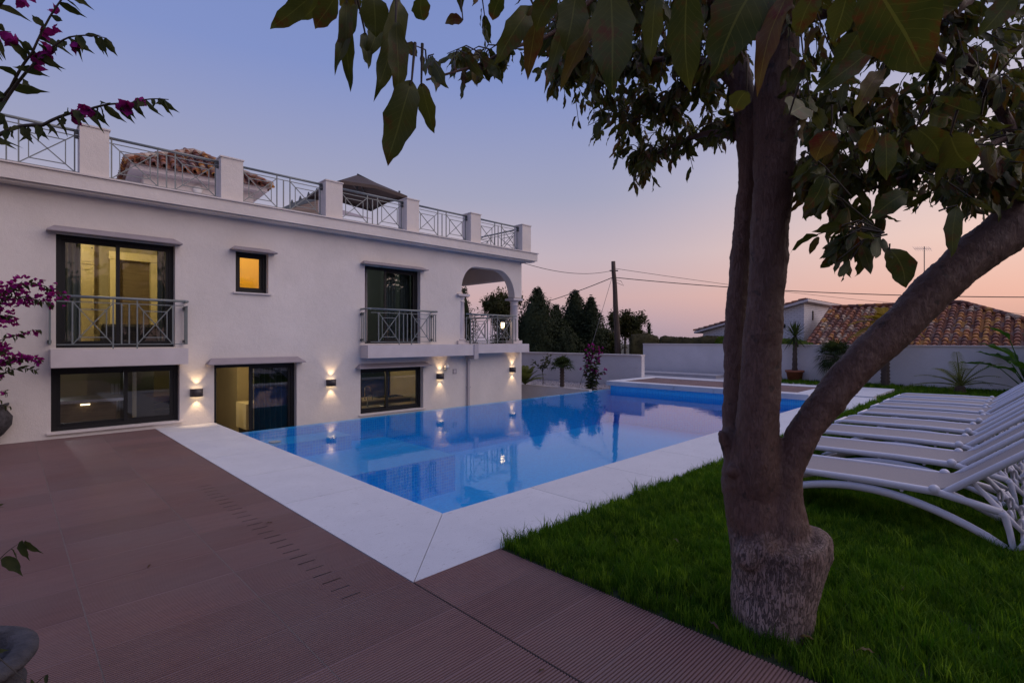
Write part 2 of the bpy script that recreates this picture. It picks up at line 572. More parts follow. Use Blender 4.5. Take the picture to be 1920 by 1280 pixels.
M['palm'] = leaf_mat('palm_frond', (.085, .105, .032), (.16, .175, .055), (.1, .08, .03), vein=False, trans=.25, scale=5)
M['palm_dark'] = leaf_mat('fan_frond', (.022, .038, .014), (.05, .070, .022), (.1, .08, .03), vein=False, trans=.25, scale=5)
M['palm_gold'] = leaf_mat('golden_frond', (.22, .15, .02), (.36, .24, .035), (.2, .12, .03), vein=False, trans=.3, scale=5)
M['banana'] = leaf_mat('broad_paddle_leaf', (.020, .060, .012), (.045, .11, .02), (.1, .08, .03), vein=False, trans=.3, scale=3)
M['bush_stem'] = pm('woody_stem', (.055, .042, .03), .8, (20, .3))
M['lawnbase'] = pm('lawn_soil', (.016, .030, .006), .95, (3, .4), (40, .6))
M['field'] = pm('rough_ground', (.05, .05, .028), .95, (.4, .5), (2, .5))
M['paving'] = pm('pale_paving', (.40, .38, .40), .8, (3, .15), (60, .2))
M['sea'] = pm('sea_surface', (.05, .08, .12), .25)
# ================================================================== SETTING
def struct(o):
    o['kind'] = 'structure'
    return o
PX0, PX1, PY0, PY1 = 2.86, 13.62, 3.80, 9.40      # pool water
FY = 11.05                                         # facade plane
# ground: one sheet to the horizon, below the garden platform, then the sea
b = MB(); b.add([(-400, -400, -1.30), (260, -400, -1.30), (260, 700, -1.30), (-400, 700, -1.30)], [(0, 1, 2, 3)])
struct(b.build('ground', M['field'], org=(0, 0, -1.3)))
b = MB(); b.add([(260, -3000, -1.34), (4500, -3000, -1.34), (4500, 4500, -1.34), (260, 4500, -1.34)], [(0, 1, 2, 3)])
b.add([(-400, 700, -1.34), (260, 700, -1.34), (260, 4500, -1.34), (-400, 4500, -1.34)], [(0, 1, 2, 3)])
struct(b.build('sea', M['sea'], org=(400, 400, -1.34)))

# terrace platform (concrete bed under the red tiles)
b = MB(); b.box(-2.35, 1.92, -3.2, 11.045, -1.28, -.0112); b.box(1.922, 2.70, -3.2, 2.86, -1.28, -.0112)
deck = struct(b.build('terrace', M['joint'], org=(0, 0, 0)))
# one ribbed tile, shared by all
def tile_mesh(w, l, skip_edge=.003):
    v = []; f = []
    n = int(round(l / .0185)); pitch = l / n; g = .0074
    ys = []
    for i in range(n):
        y = i * pitch
        ys += [(y + .001, 0.0), (y + pitch - g, 0.0), (y + pitch - g + .0008, -.0092), (y + pitch - .0002, -.0092)]
    ys[0] = (skip_edge, 0.0); ys[-1] = (l - skip_edge, 0.0); ys[-2] = (l - skip_edge - .002, 0.0)
    ys = [(skip_edge, -.02)] + ys + [(l - skip_edge, -.02)]
    for y, z in ys:
        v += [(skip_edge, y, z), (w - skip_edge, y, z)]
    for i in range(len(ys) - 1):
        f.append((2 * i, 2 * i + 1, 2 * i + 3, 2 * i + 2))
    me = bpy.data.meshes.new('tile'); me.from_pydata(v, [], f); me.materials.append(M['tile']); me.update()
    return me
TL = .478
tm = tile_mesh(.79, TL); tm_n = tile_mesh(.78, TL)
ly = 2.90
rng = random.Random(3)
cols = [(-2.83 + .79 * k) for k in range(7)]
cols = [.33 - .79 * 3, .33 - .79 * 2, .33 - .79, .33, 1.12]
j = -13
while ly + (j + 1) * TL < 11.6:
    y = ly + j * TL
    for x in cols:
        if y + TL <= 11.06:
            inst('tile', tm, (x, y, rng.uniform(-.0006, .0006)), deck)
    if y + TL < 2.92:
        inst('tile', tm_n, (1.915, y, rng.uniform(-.0006, .0006)), deck)
    j += 1
# last cut row against the house
yl = ly + (j - 1) * TL
if 11.045 - yl > .05 and yl < 11.04:
    cut = tile_mesh(.79, 11.045 - yl)
    for x in cols:
        inst('tile', cut, (x, yl, 0), deck)
for gx, ga, gb in ((.33, -3.2, 11.04), (1.12, -3.2, 11.04), (-.46, -3.2, 11.04)):
    b = MB(); b.box(gx - .0035, gx + .0035, ga, gb, -.0111, -.0010); b.build('grout_line', M['joint'], deck)
b = MB(); b.box(1.9105, 1.9165, -3.2, 2.855, -.0111, -.0012); b.build('grout_line', M['slot'], deck)
# short drainage slots along the coping: dark strips on the tiles paint their inner shade
b = MB(); b.add([(0, 0, 0), (.13, 0, 0), (.12, .009, 0), (0, .009, 0)], [(0, 1, 2, 3)])
first = b.build('drain_slot', M['slot'], deck); sm = first.data
first.location = (1.475, 2.98, .0015)
for k in range(1, 26):
    inst('drain_slot', sm, (1.475 + rng.uniform(-.004, .004), 2.98 + k * .134, .0015), deck)

# pale stone coping round the pool, slab by slab
b = MB(); b.box(1.925, 2.855, 2.865, 11.04, -1.28, -.04); b.box(2.86, 20.0, 2.865, 3.795, -1.28, -.04)
cope = struct(b.build('pool_coping', M['slot'], org=(2.4, 3.3, -1.28)))
def slab(pts, name='coping_slab', parent=cope, z1=.0, th=.038, m=None):
    bb = MB(); bb.prism([(x, y, z1 - th) for x, y in pts], (0, 0, 0), (0, 0, th))
    return bb.build(name, m or M['coping'], parent)
g = .0035
slab([(1.915, 2.86), (2.86, 3.80 + g), (2.86, 5.1 - g), (1.915, 5.1 - g)])
for k in range(5):
    y0 = 5.1 + k * 1.33; y1 = min(y0 + 1.33, 11.045)
    if y1 - y0 > .1:
        slab([(1.915, y0 + g), (2.86, y0 + g), (2.86, y1 - g), (1.915, y1 - g)])
slab([(1.917 + g, 2.858), (4.04 - g, 2.858), (4.04 - g, 3.80), (2.862 + g, 3.80)])
x = 4.04
while x < 16.7:
    x1 = x + 1.33 if x + 2 < 17.0 else 16.85
    slab([(x + g, 2.858), (x1 - g, 2.858), (x1 - g, 3.80), (x + g, 3.80)])
    x = x1
for k in range(3):
    xx = 16.85 + k * 1.05
    slab([(xx + g, 3.0), (xx + 1.05 - g, 3.0), (xx + 1.05 - g, 4.2), (xx + g, 4.2)], z1=.03, th=.06)

# pool shell (refraction makes it look shallower: built at its apparent depth)
ZF = -1.02
b = MB()
def wallq(x0, y0, x1, y1, z0, z1):
    b.add([(x0, y0, z0), (x1, y1, z0), (x1, y1, z1), (x0, y0, z1)], [(0, 1, 2, 3)])
wallq(PX0 + .002, PY0, PX0 + .002, PY1, ZF, -.038); wallq(PX0, PY0 + .002, PX1, PY0 + .002, ZF, -.038)
wallq(PX1 + .1, PY0, PX1 + .1, PY1, ZF, .17)
pool = struct(b.build('pool_basin', M['mosaic_wall'], org=(8, 6, ZF)))
b = MB(); b.add([(PX0, PY0, ZF), (PX1 + .1, PY0, ZF), (PX1 + .1, PY1, ZF), (PX0, PY1, ZF)], [(0, 1, 2, 3)])
b.build('pool_floor', M['mosaic_floor'], pool)
b = MB(); b.box(PX0, PX1 + .3, PY1 - .001, PY1 + .22, -1.3, -.016)
b.build('overflow_wall', M['mosaic_wall'], pool)
# submerged platform, and a higher step by the overflow edge
b = MB(); b.add([(PX0, 7.0, ZF), (5.54, 7.0, ZF), (5.54, 7.0, -.40), (PX0, 7.0, -.40), (5.54, 9.39, ZF), (5.54, 9.39, -.40)], [(0, 1, 2, 3), (1, 4, 5, 2)])
plat = b.build('pool_platform', M['mosaic_wall'], pool)
b = MB(); b.add([(PX0, 7.0, -.398), (5.54, 7.0, -.398), (5.54, 9.39, -.398), (PX0, 9.39, -.398)], [(0, 1, 2, 3)]); b.build('platform_top', M['mosaic_floor'], plat)
b = MB(); b.add([(PX0, 8.72, -.397), (4.5, 8.72, -.397), (4.5, 8.72, -.15), (PX0, 8.72, -.15), (4.5, 9.39, -.397), (4.5, 9.39, -.15)], [(0, 1, 2, 3), (1, 4, 5, 2)])
st = b.build('pool_step', M['mosaic_wall'], pool)
b = MB(); b.add([(PX0, 8.72, -.148), (4.5, 8.72, -.148), (4.5, 9.39, -.148), (PX0, 9.39, -.148)], [(0, 1, 2, 3)]); b.build('step_top', M['mosaic_floor'], st)
for cx, cy, cz in ((3.45, 8.1, -.39), (3.25, 9.0, -.14), (9.8, 5.3, ZF + .01)):
    b = MB(); b.lathe((cx, cy, cz), [(.06, 0), (.10, .004), (.10, .012), (.055, .016), (.05, .008)], 20)
    b.build('pool_inlet', M['capstone'], pool)
b = MB()
nx, ny = 40, 24
vs = [(PX0 + .001 + (PX1 + .098 - PX0) * i / nx, PY0 + .002 + (PY1 + .19 - PY0) * k / ny, -.012) for k in range(ny + 1) for i in range(nx + 1)]
b.add(vs, [(k * (nx + 1) + i, k * (nx + 1) + i + 1, (k + 1) * (nx + 1) + i + 1, (k + 1) * (nx + 1) + i) for k in range(ny) for i in range(nx)], True)
b.add([(PX0, PY1 + .225, -.012), (PX1 + .3, PY1 + .225, -.012), (PX1 + .3, PY1 + .225, -1.2), (PX0, PY1 + .225, -1.2)], [(0, 1, 2, 3)])
struct(b.build('water', M['water'], org=(8, 6, 0)))

# raised sun deck beyond the pool: pale slab rim, red tile field
b = MB(); b.box(13.80, 16.35, 3.80, 9.45, -1.28, .14)
rd = b.build('raised_deck', M['mosaic_wall'], org=(15, 6.5, -1.28)); struct(rd)
def rim(x0, x1, y0, y1, nseg, along):
    for k in range(nseg):
        if along == 'y':
            a0 = y0 + (y1 - y0) * k / nseg; a1 = y0 + (y1 - y0) * (k + 1) / nseg
            r = (x0, x1, a0 + g, a1 - g)
        else:
            a0 = x0 + (x1 - x0) * k / nseg; a1 = x0 + (x1 - x0) * (k + 1) / nseg
            r = (a0 + g, a1 - g, y0, y1)
        bb = MB(); bb.bevbox(r[0], r[1], r[2], r[3], .142, .28, .012)
        bb.build('deck_rim_slab', M['coping'], rd)
rim(13.62, 13.98, 3.70, 9.50, 5, 'y'); rim(16.05, 16.42, 3.70, 9.50, 5, 'y')
rim(13.985, 16.045, 9.14, 9.50, 2, 'x'); rim(13.985, 16.045, 3.70, 4.06, 2, 'x')
tme = tile_mesh(.6867, TL)
yy = 4.065
k = 0
while yy + TL < 9.14:
    for i in range(3):
        inst('tile', tme, (13.985 + i * .6867, yy, .262), rd)
    yy += TL
cut = tile_mesh(.6867, 9.135 - yy)
for i in range(3):
    inst('tile', cut, (13.985 + i * .6867, yy, .262), rd)
b = MB(); b.box(13.99, 16.04, 4.065, 9.135, .142, .238); b.build('tile_bed', M['joint'], rd)

# pavement beyond, courtyard below, gravel bed, lawn soil
b = MB(); b.box(16.43, 19.99, 4.21, 13.2, -1.28, -.03); b.box(20.0, 21.9, 8.2, 13.2, -1.28, -.03); b.box(19.995, 21.9, 8.19, 8.2, -1.28, -.031)
pv = struct(b.build('pavement', M['joint'], org=(18, 8, -1.28)))
for i in range(5):
    for j2 in range(8):
        x0 = 16.43 + i * 1.09; y0 = 4.21 + j2 * 1.08
        if x0 > 19.9 and y0 < 8: continue
        bb = MB(); bb.box(x0 + .004, min(x0 + 1.09, 21.9) - .004, y0 + .004, y0 + 1.08 - .004, -.029, .004)
        bb.build('paving_slab', M['paving'], pv)
b = MB(); b.box(20.6, 21.85, 9.0, 13.4, .005, .12); b.build('step', M['paving'], pv)
b = MB(); b.box(2.87, 12.9, 9.63, 11.04, -1.28, -1.0); b.box(12.9, 13.6, 9.63, 9.65, -1.28, -1.0)
struct(b.build('courtyard_floor', M['paving'], org=(8, 10.4, -1.28)))
b = MB(); b.box(13.10, 15.75, 9.66, 22, -1.28, -.06)
bed = struct(b.build('planting_bed', M['soil'], org=(14, 13, -1.28)))
b = MB(); rg = random.Random(5)
for k in range(4200):
    cx = rg.uniform(13.12, 15.7); cy = rg.uniform(9.7, 17.5) ; r = rg.uniform(.02, .05)
    a = rg.uniform(0, 6.28); c, s = math.cos(a) * r, math.sin(a) * r
    z = -.06
    b.add([(cx + c, cy + s, z), (cx - s, cy + c, z), (cx - c, cy - s, z), (cx + s, cy - c, z), (cx, cy, z + r * .9)],
          [(0, 1, 4), (1, 2, 4), (2, 3, 4), (3, 0, 4)])
tag(b.build('gravel', M['pebbles']), 'pale gravel covering the planting bed by the low wall', 'gravel', kind='stuff')
b = MB(); b.box(2.705, 22.0, -14, 2.855, -1.28, -.008); b.box(19.995 + .01, 22.0, 2.856, 8.19, -1.28, -.008); b.box(-2.4, 2.70, -14, -3.205, -1.28, -.008)
struct(b.build('lawn', M['lawnbase'], org=(12, -3, -1.28)))

# ------------------------------------------------------------------ grass blades
def tuft(seed, n=16, h=.05, spread=.035):
    rg = random.Random(seed); bb = MB()
    for k in range(n):
        a = rg.uniform(0, 6.283); r = spread * math.sqrt(rg.random())
        x, y = math.cos(a) * r, math.sin(a) * r
        hh = h * rg.uniform(.55, 1.25); w = rg.uniform(.0017, .0032)
        da = rg.uniform(0, 6.283); lean = rg.uniform(.1, .75) * hh
        px, py = -math.sin(da) * w, math.cos(da) * w
        m1 = (x + math.cos(da) * lean * .3, y + math.sin(da) * lean * .3, hh * .6)
        tp = (x + math.cos(da) * lean, y + math.sin(da) * lean, hh)
        bb.add([(x - px, y - py, 0), (x + px, y + py, 0), (m1[0] + px * .8, m1[1] + py * .8, m1[2]), (m1[0] - px * .8, m1[1] - py * .8, m1[2]), tp],
               [(0, 1, 2, 3), (3, 2, 4)])
    me = bpy.data.meshes.new('grass_tuft')
    me.from_pydata(bb.v, [], bb.f); me.materials.append(M['grass']); me.update()
    return bpy.data.objects.new('grass_tuft', me)
gcol = bpy.data.collections.new('grass_tufts')
for k in range(6):
    gcol.objects.link(tuft(k, 15, .056 if k < 5 else .10))
def scatter(obj, density, seed, smin=.7, smax=1.3):
    ng = bpy.data.node_groups.new('scatter', 'GeometryNodeTree')
    ng.interface.new_socket('Geometry', in_out='INPUT', socket_type='NodeSocketGeometry')
    ng.interface.new_socket('Geometry', in_out='OUTPUT', socket_type='NodeSocketGeometry')
    gi = ng.nodes.new('NodeGroupInput'); go = ng.nodes.new('NodeGroupOutput')
    dp = ng.nodes.new('GeometryNodeDistributePointsOnFaces')
    dp.inputs['Density'].default_value = density; dp.inputs['Seed'].default_value = seed
    ci = ng.nodes.new('GeometryNodeCollectionInfo'); ci.inputs['Collection'].default_value = gcol
    ci.inputs['Separate Children'].default_value = True; ci.inputs['Reset Children'].default_value = True
    ip = ng.nodes.new('GeometryNodeInstanceOnPoints'); ip.inputs['Pick Instance'].default_value = True
    rv = ng.nodes.new('FunctionNodeRandomValue'); rv.data_type = 'FLOAT_VECTOR'
    rv.inputs[0].default_value = (-.12, -.12, 0); rv.inputs[1].default_value = (.12, .12, 6.283)
    rs = ng.nodes.new('FunctionNodeRandomValue'); rs.data_type = 'FLOAT'
    rs.inputs[2].default_value = smin; rs.inputs[3].default_value = smax
    # patchy height
    nz = ng.nodes.new('ShaderNodeTexNoise'); nz.inputs['Scale'].default_value = 2.3
    mr = ng.nodes.new('ShaderNodeMapRange'); mr.inputs[1].default_value = .3; mr.inputs[2].default_value = .7
    mr.inputs[3].default_value = .7; mr.inputs[4].default_value = 1.2
    mu = ng.nodes.new('ShaderNodeMath'); mu.operation = 'MULTIPLY'
    ln = ng.links.new
    ln(nz.outputs['Fac'], mr.inputs[0]); ln(mr.outputs[0], mu.inputs[0]); ln(rs.outputs[1], mu.inputs[1])
    ln(gi.outputs[0], dp.inputs[0]); ln(dp.outputs['Points'], ip.inputs['Points'])
    ln(ci.outputs[0], ip.inputs['Instance']); ln(rv.outputs[0], ip.inputs['Rotation']); ln(mu.outputs[0], ip.inputs['Scale'])
    ln(ip.outputs[0], go.inputs[0])
    md = obj.modifiers.new('scatter', 'NODES'); md.node_group = ng
def grass(rects, dens, seed, label, smin=.7, smax=1.3):
    bb = MB()
    for x0, x1, y0, y1 in rects:
        bb.add([(x0, y0, -.008), (x1, y0, -.008), (x1, y1, -.008), (x0, y1, -.008)], [(0, 1, 2, 3)])
    o = bb.build('grass', M['grass'])
    tag(o, label, 'grass', kind='stuff')
    scatter(o, dens, seed, smin, smax)
grass([(2.72, 7.2, -3.0, 2.85)], 1150, 1, 'dense dark green lawn grass round the tree trunk')
grass([(7.2, 13.0, -3.5, 2.85)], 420, 2, 'mown lawn grass under the farther sun loungers', .8, 1.3)
grass([(13.0, 21.95, -6.0, 2.85), (20.02, 21.95, 2.9, 8.15)], 160, 3, 'mown lawn grass in front of the far garden wall', .9, 1.5)

# ================================================================== HOUSE
house = thing('house', (5.7, FY, -1.0), 'two-storey white rendered villa with roof terrace, balconies and dark framed windows', 'house')
def hp(bb, name, m, parent=house):
    return bb.build(name, m, parent)
def wall_grid(x0, x1, z0, z1, holes, y0, y1, m, name='wall', parent=house, skip=()):
    xs = sorted({x0, x1, *[h[0] for h in holes], *[h[1] for h in holes]})
    zs = sorted({z0, z1, *[h[2] for h in holes], *[h[3] for h in holes]})
    xs = [x for x in xs if x0 <= x <= x1]; zs = [z for z in zs if z0 <= z <= z1]
    def solid(i, k):
        if i < 0 or k < 0 or i >= len(xs) - 1 or k >= len(zs) - 1: return False
        cx = (xs[i] + xs[i + 1]) / 2; cz = (zs[k] + zs[k + 1]) / 2
        return not any(h[0] < cx < h[1] and h[2] < cz < h[3] for h in holes)
    bb = MB()
    for i in range(len(xs) - 1):
        for k in range(len(zs) - 1):
            if not solid(i, k): continue
            a, c, e, f_ = xs[i], xs[i + 1], zs[k], zs[k + 1]
            bb.add([(a, y0, e), (c, y0, e), (c, y0, f_), (a, y0, f_)], [(0, 1, 2, 3)])
            bb.add([(a, y1, e), (c, y1, e), (c, y1, f_), (a, y1, f_)], [(3, 2, 1, 0)])
            if not solid(i - 1, k): bb.add([(a, y0, e), (a, y1, e), (a, y1, f_), (a, y0, f_)], [(3, 2, 1, 0)])
            if not solid(i + 1, k): bb.add([(c, y0, e), (c, y1, e), (c, y1, f_), (c, y0, f_)], [(0, 1, 2, 3)])
            if not solid(i, k - 1): bb.add([(a, y0, e), (c, y0, e), (c, y1, e), (a, y1, e)], [(3, 2, 1, 0)])
            if not solid(i, k + 1): bb.add([(a, y0, f_), (c, y0, f_), (c, y1, f_), (a, y1, f_)], [(0, 1, 2, 3)])
    return bb.build(name, m, parent)
UL = (.58, 2.22, 1.46, 3.32); SM = (3.24, 3.86, 2.54, 3.36); UR = (6.04, 7.61, 1.50, 3.36)
LLw = (.52, 2.29, .10, 1.13); DR = (2.86, 4.44, -1.0, 1.11); LR = (5.93, 7.70, -.17, .91)
WT = .28
XW0, XW1 = -4.0, 11.35
wall_grid(XW0, XW1, -1.0, 4.0, [UL, SM, UR, LLw, DR, LR, (8.97, 11.35, 1.47, 2.87), (8.97, 11.05, 2.87, 3.66)], FY, FY + WT, M['stucco'], 'facade_wall')
# rounded arch haunches over the loggia opening
def haunch(xc, zc, rx, rz, side):
    pts = []
    for k in range(13):
        a = math.pi / 2 * k / 12
        pts.append((xc + side * rx * math.cos(a), FY, zc + rz * math.sin(a)))
    bb = MB()
    for k in range(12):
        p, q = pts[k], pts[k + 1]
        c = (xc + side * rx, FY, zc + rz)
        bb.prism([p, q, c], (0, 0, 0), (0, WT, 0))
    return bb.build('arch_haunch', M['stucco'], house)
haunch(8.97 + .55, 2.98, .55, .68, -1)
haunch(11.05 - .70, 2.873, .70, .787, 1)
# side and back walls of the house
b = MB()
b.box(XW1 - WT, XW1 - .001, FY + WT, 21.5, -1.0, 1.16)
b.box(XW0, XW0 + WT, FY + WT, 21.5, -1.0, 4.0)
b.box(XW0 + WT, XW1 - .002, 21.2, 21.5, -1.0, 4.0)
b.box(8.70, 8.97, FY + WT, 15.2, 1.47, 3.99)          # loggia inner wall
b.box(8.97, XW1 - .003, 15.2, 15.45, 1.47, 2.55)
hp(b, 'side_wall', M['stucco'])
# upper side beam with arch, loggia floor and ceiling
b = MB(); b.box(11.07, 11.349, FY + WT, 15.2, 3.45, 4.0); b.box(8.97, 11.06, 15.0, 15.2, 3.45, 3.985)
hp(b, 'loggia_beam', M['stucco'])
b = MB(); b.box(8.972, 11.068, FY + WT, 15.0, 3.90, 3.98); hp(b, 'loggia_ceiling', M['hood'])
b = MB(); b.box(8.972, XW1 - .004, FY + WT, 15.2, 1.17, 1.46); hp(b, 'loggia_floor', M['trim'])
# roof slab and projecting cornice with thin capstone
b = MB(); b.box(XW0, 11.765, 10.76, 21.6, 4.02, 4.245)
b.box(XW0, 11.70, 10.82, FY, 3.985, 4.018)
hp(b, 'cornice', M['stucco'])
b = MB(); b.box(XW0, 11.80, 10.73, 21.6, 4.247, 4.272); hp(b, 'cornice_cap', M['capstone'])

# balcony slabs
b = MB()
b.box(.50, 2.35, 10.68, FY - .002, 1.155, 1.44); hp(b, 'balcony_slab', M['trim'])
b = MB(); b.box(5.92, 9.10, 10.68, FY - .002, 1.165, 1.465); b.box(9.26, 11.30, 10.68, FY - .002, 1.215, 1.465); hp(b, 'balcony_slab', M['trim'])
b = MB(); b.box(9.105, 9.255, 10.66, FY - .003, 1.06, 1.462); pc = hp(b, 'downpipe_box', M['pipe'])
b = MB(); b.box(9.15, 9.215, FY - .07, FY - .004, -1.0, 1.055); b.box(9.135, 9.23, FY - .085, FY - .003, .25, .29); b.box(9.14, 9.225, FY - .08, FY - .003, .9, 1.0)
hp(b, 'downpipe', M['pipe'])

# parapet posts and railings
POSTS = [(-1.22, -.84), (.86, 1.24), (2.93, 3.32), (5.0, 5.39), (7.08, 7.44), (9.15, 9.51), (11.19, 11.57)]
for x0, x1 in POSTS:
    b = MB(); b.box(x0, x1, 10.86, 11.22, 4.274, 5.085); p = hp(b, 'parapet_post', M['stucco'])
    b = MB(); b.box(x0 - .018, x1 + .018, 10.842, 11.238, 5.087, 5.112); hp(b, 'post_cap', M['capstone'], p)
def railing(p0, p1, z0, z1, pattern, parent, spread=.0, rad=.024, feet=True, name='railing', brackets=()):
    p0 = Vector((p0[0], p0[1], 0)); p1 = Vector((p1[0], p1[1], 0))
    d = p1 - p0; ln = d.length
    at = lambda s, z: p0 + d * s + Vector((0, 0, z))
    bb = MB(); bb.tube([at(0, z1), at(1, z1)], rad, 10); top = bb.build(name, M['rail'], parent)
    zr = z1 - .085; zb = z0 + .075
    bb = MB(); bb.bar(at(0, zr), at(1, zr), .014, .014); bb.build('upper_rail', M['rail'], top)
    bb = MB(); bb.bar(at(0, zb), at(1, zb), .014, .014); bb.build('lower_rail', M['rail'], top)
    for s in pattern['bars']:
        foot = s in pattern['posts']
        bb = MB(); bb.bar(at(s, z0 if foot else zb), at(s, z1 if foot else zr), .020, .020); bb.build('baluster', M['rail'], top)
    for s0, s1 in pattern['x']:
        w = s1 - s0; hh = zr - zb; q = .17
        for a, c in (((s0, zb), (s1, zr)), ((s0, zr), (s1, zb))):
            bb = MB(); bb.bar(at(*a), at(*c), .015, .015); bb.build('diagonal_bar', M['rail'], top)
        for s in (s0 + q * w, s1 - q * w):
            bb = MB(); bb.bar(at(s, zb + q * hh), at(s, zr - q * hh), .014, .014); bb.build('inner_bar', M['rail'], top)
        for z in (zb + q * hh, zr - q * hh):
            bb = MB(); bb.bar(at(s0 + q * w, z), at(s1 - q * w, z), .014, .014); bb.build('inner_bar', M['rail'], top)
    for s, z in brackets:
        c = at(s, z)
        bb = MB(); bb.bar(c - d.normalized() * .03, c + d.normalized() * .03, .05, .05); bb.build('bracket', M['bracket'], top)
    return top
ROOF = dict(x=[(.03, .42), (.58, .97)], bars=[.03, .42, .50, .58, .97], posts=[.03, .42, .58, .97])
for (a, c), (e, f_) in zip(POSTS[:-1], POSTS[1:]):
    railing((c, 11.04), (e, 11.04), 4.275, 5.03, ROOF, house, brackets=((.985, 5.0), (.985, 4.93)))
# return railing along the right end of the terrace
railing((11.38, 11.24), (11.38, 13.4), 4.275, 5.03, ROOF, house)
railing((11.38, 13.4), (11.38, 15.6), 4.275, 5.03, ROOF, house)
JUL = dict(x=[(.11, .41), (.60, .90)], bars=[.11, .41, .475, .535, .60, .90], posts=[.41, .60])
SIDE = dict(x=[], bars=[.15, .5, .85], posts=[])
def juliet(x0, x1, zf, zt):
    y = 10.72; c = .07
    top = railing((x0 + c, y), (x1 - c, y), zf, zt, JUL, house, rad=.023)
    for xa, s in ((x0, 1), (x1, -1)):
        r = railing((xa, y + c), (xa, FY - .01), zf, zt, SIDE, top, rad=.023, name='side_railing', brackets=((.9, zf + .12), (.9, zt - .12)))
        # the parts of a side railing are too deep for a fourth level: fold them in
        for ch in list(r.children):
            ch.parent = top
        bb = MB()
        pts = [Vector((xa + s * c * (1 - math.cos(t)), y + c * (1 - math.sin(t)), zt)) for t in [math.pi / 2 * k / 5 for k in range(6)]]
        bb.tube(pts, .023, 10); bb.build('handrail_bend', M['rail'], top)
    return top
juliet(.50, 2.36, 1.442, 2.285)
juliet(5.94, 7.93, 1.467, 2.31)
LOG = dict(x=[(.08, .40), (.60, .92)], bars=[.0, .08, .40, .50, .60, .92, .99], posts=[.08, .40, .60, .92])
railing((9.06, 10.95), (11.02, 10.95), 1.467, 2.30, LOG, house)
railing((11.22, 11.42), (11.22, 13.2), 1.462, 2.30, LOG, house)
railing((11.22, 13.2), (11.22, 15.1), 1.462, 2.30, LOG, house)
# loggia column and half column on the left jamb
def column(cx, cy, name):
    bb = MB(); bb.lathe((cx, cy, 1.467), [(.155, .10), (.155, .13), (.135, .155), (.125, .17), (.128, .4), (.122, .8), (.115, 1.16), (.13, 1.17), (.13, 1.19),
                                         (.115, 1.20), (.12, 1.26), (.155, 1.32)], 28)
    c = bb.build(name, M['trim'], house)
    bb = MB(); bb.box(cx - .19, cx + .19, cy - .17, cy + .17, 1.468, 1.565); bb.build('column_base', M['trim'], c)
    bb = MB(); bb.box(cx - .20, cx + .20, cy - .19, cy + .19, 2.79, 2.85); bb.build('column_capital', M['trim'], c)
column(11.16, FY + .14, 'column')
column(9.0, FY + .10, 'half_column')

# ------------------------------------------------------------------ windows
def hood(x0, x1, z0, z1, win):
    y = FY; d = .20; s = .10
    bb = MB()
    prof = [(x0, y - d, z0 - .012), (x1, y - d, z0 - .012), (x1, y - .002, z0 - .012), (x0, y - .002, z0 - .012),
            (x0, y - d, z0 + .006), (x1, y - d, z0 + .006), (x1 - s, y - .002, z1), (x0 + s, y - .002, z1), (x0, y - .002, z0 + .006), (x1, y - .002, z0 + .006)]
    bb.add(prof, [(3, 2, 1, 0), (0, 1, 5, 4), (4, 5, 6, 7), (1, 2, 9, 5), (0, 4, 8, 3), (4, 7, 8), (5, 9, 6), (2, 3, 8, 7, 6, 9)])
    return bb.build('hood', M['hood'], win)
def window(op, split=None, name='window', sill=False, hd=None, frame=.07, slide=None, single=False):
    x0, x1, z0, z1 = op
    y = FY + .13
    f = frame
    bb = MB()
    bb.box(x0, x0 + f, y, y + .10, z0, z1); bb.box(x1 - f, x1, y, y + .10, z0, z1)
    bb.box(x0 + f, x1 - f, y + .001, y + .099, z0, z0 + f); bb.box(x0 + f, x1 - f, y + .001, y + .099, z1 - f, z1)
    w = bb.build(name, M['frame'], house)
    if split is None:
        leaves = [(x0 + f, x1 - f, y + .03)]
    else:
        sx = x0 + (x1 - x0) * split
        leaves = [(x0 + f, sx + .03, y + .055), (sx - .03, x1 - f, y + .02)]
        if slide == 'open':
            leaves = [(sx - .05, x1 - f, y + .02)]
            leaves.append((sx - .02, x1 - f - .02, y + .055))
    for a, c, yy in leaves:
        bb = MB(); e = .055
        zz0, zz1 = z0 + f * .8, z1 - f * .8
        bb.box(a, a + e, yy, yy + .03, zz0, zz1); bb.box(c - e, c, yy, yy + .03, zz0, zz1)
        bb.box(a + e, c - e, yy + .001, yy + .029, zz0, zz0 + e); bb.box(a + e, c - e, yy + .001, yy + .029, zz1 - e, zz1)
        bb.build('sash', M['frame'], w)
        bb = MB(); yg = yy + .015
        bb.add([(a + e, yg, zz0 + e), (c - e, yg, zz0 + e), (c - e, yg, zz1 - e), (a + e, yg, zz1 - e)], [(0, 1, 2, 3)])
        bb.build('pane', M['glass'], w)
    # pale jambs
    if sill:
        bb = MB(); bb.box(x0 - .05, x1 + .05, FY - .045, FY + .128, z0 - .03, z0 - .002); bb.build('sill', M['capstone'], w)
    if hd:
        hood(hd[0], hd[1], hd[2], hd[3], w)
    return w
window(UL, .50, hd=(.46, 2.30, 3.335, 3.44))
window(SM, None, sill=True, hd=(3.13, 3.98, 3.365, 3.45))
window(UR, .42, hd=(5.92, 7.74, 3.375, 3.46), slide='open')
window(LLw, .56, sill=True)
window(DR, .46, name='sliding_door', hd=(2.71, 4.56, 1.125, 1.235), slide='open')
window(LR, .45, sill=True, hd=(5.80, 7.85, .925, 1.02))

